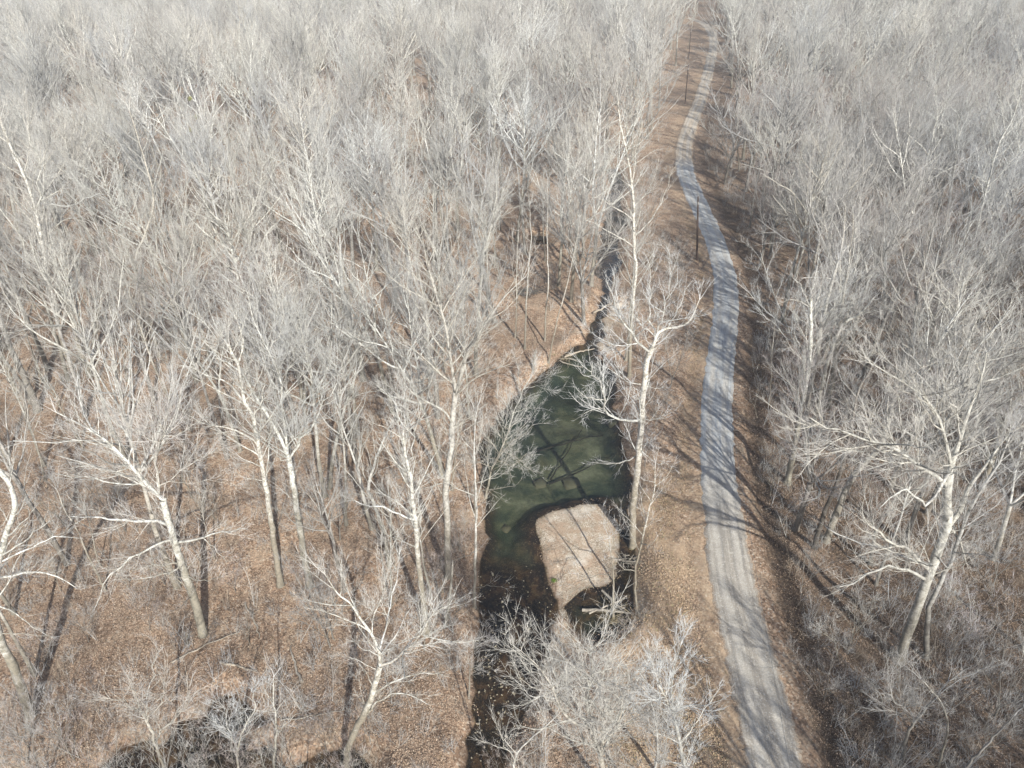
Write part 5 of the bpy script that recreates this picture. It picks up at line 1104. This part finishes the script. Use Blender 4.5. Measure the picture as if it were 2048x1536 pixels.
# ------------------------------------------------------------------ utility poles and wire
def wood_pole():
    mt, n, b = newmat('creosote_pole'); tc = n.nodes.new('ShaderNodeTexCoord'); mp = n.nodes.new('ShaderNodeMapping'); mp.inputs['Scale'].default_value = (1, 1, .05); n.links.new(tc.outputs['Object'], mp.inputs[0])
    f = noise(n, mp.outputs[0], 20, 4, .6); c = ramp(n, f, [(0.3, (0.030, 0.018, 0.013)), (0.7, (0.085, 0.050, 0.036))]); n.links.new(c, b.inputs['Base Color']); b.inputs['Roughness'].default_value = .8; bump(n, f, .5, .02, b); return mt
M['pole'] = wood_pole(); mt, n, b = newmat('porcelain'); b.inputs['Base Color'].default_value = (.35, .33, .3, 1); b.inputs['Roughness'].default_value = .3; M['porc'] = mt
mt, n, b = newmat('cable'); b.inputs['Base Color'].default_value = (.12, .12, .12, 1); b.inputs['Roughness'].default_value = .6; M['cable'] = mt
tops_ = []
for i, (b0, t0, lb) in enumerate((((1394, 518), (1397, 398), 'dark wooden utility pole nearest the camera, on the left road verge'), ((1370, 208), (1378, 138), 'second dark utility pole, beside the far bend of the road'), ((1377, 118), (1384, 72), 'farthest small utility pole, left of the road'))):
    g = G(*b0); H = 11.0; T = thing('utility_pole', (g[0], g[1], hz(g[0], g[1])), lb, 'utility pole', 'utility poles along the road')
    e = (-1.0, -.1, -.1)[i]; mb = MB(); P = np.array([[[0, 0, -.3], [e * .27, 0, 3], [e * .64, 0, 7], [e, 0, H]]]); mb.tubes(P, [.19], [.12], 10); v = mb.v[0]; mb.add(np.vstack([v[-10:], [[e, 0, H]]]), None, [[j, (j + 1) % 10, 10] for j in range(10)])
    link('pole', mb.mesh('pole', M['pole']), T)
    pm = MB(); pm.tubes(np.array([[[e, 0, H], [e, 0, H + .12], [e, 0, H + .25]]]), None, None, 8, Rk=np.array([[.04, .07, .03]])); link('insulator', pm.mesh('insulator', M['porc']), T)
    tm = MB(); tm.tubes(np.array([[[e * .9, -.17, H - 1.3], [e * .93, -.17, H - .9], [e * .93, -.17, H - .88]]]), None, None, 8, Rk=np.array([[.06, .06, .01]])); link('bracket', tm.mesh('bracket', M['porc']), T)
    tops_.append(np.array([g[0] + e, g[1], hz(g[0], g[1]) + H + .22]))
near_top = tops_[0] + (tops_[0] - tops_[1]) * .9 + np.array([3.0, 0, 0]); near_top[2] = 11.2
chain = [near_top] + tops_
for a, b_, lb in zip(chain[:-1], chain[1:], ('thin overhead wire from the nearest pole toward the camera', 'thin overhead wire between first and second poles', 'thin overhead wire between second and third poles')):
    t = np.linspace(0, 1, 24)[:, None]; P = a * (1 - t) + b_ * t; P[:, 2] -= (4 * 1.4 * t * (1 - t))[:, 0]; mb = MB(); mb.tubes(P[None] - a, [.011], [.011], 4)
    tag(link('overhead_wire', mb.mesh('wire', M['cable']), None, a), lb, 'wire')

# ------------------------------------------------------------------ haze
mt = bpy.data.materials.new('haze'); mt.use_nodes = True; n = mt.node_tree
for x in list(n.nodes): n.nodes.remove(x)
out = n.nodes.new('ShaderNodeOutputMaterial'); pv = n.nodes.new('ShaderNodeVolumePrincipled'); pv.inputs['Color'].default_value = (.93, .95, .98, 1); pv.inputs['Density'].default_value = 0.0003; pv.inputs['Anisotropy'].default_value = 0.0
n.links.new(pv.outputs[0], out.inputs['Volume'])
hx, y0_, y1_, z0_, z1_ = 1900, -130, 2750, -4, 54
v = [(x, y, z) for x in (-hx, hx) for y in (y0_, y1_) for z in (z0_, z1_)]
q = [[0, 1, 3, 2], [4, 6, 7, 5], [0, 4, 5, 1], [2, 3, 7, 6], [0, 2, 6, 4], [1, 5, 7, 3]]
tag(link('haze', mk_mesh('haze', v, q, None, mt, False)), 'thin pale winter haze', 'haze', None, 'stuff')
print('faces total', sum(len(m_.polygons) for m_ in bpy.data.meshes))
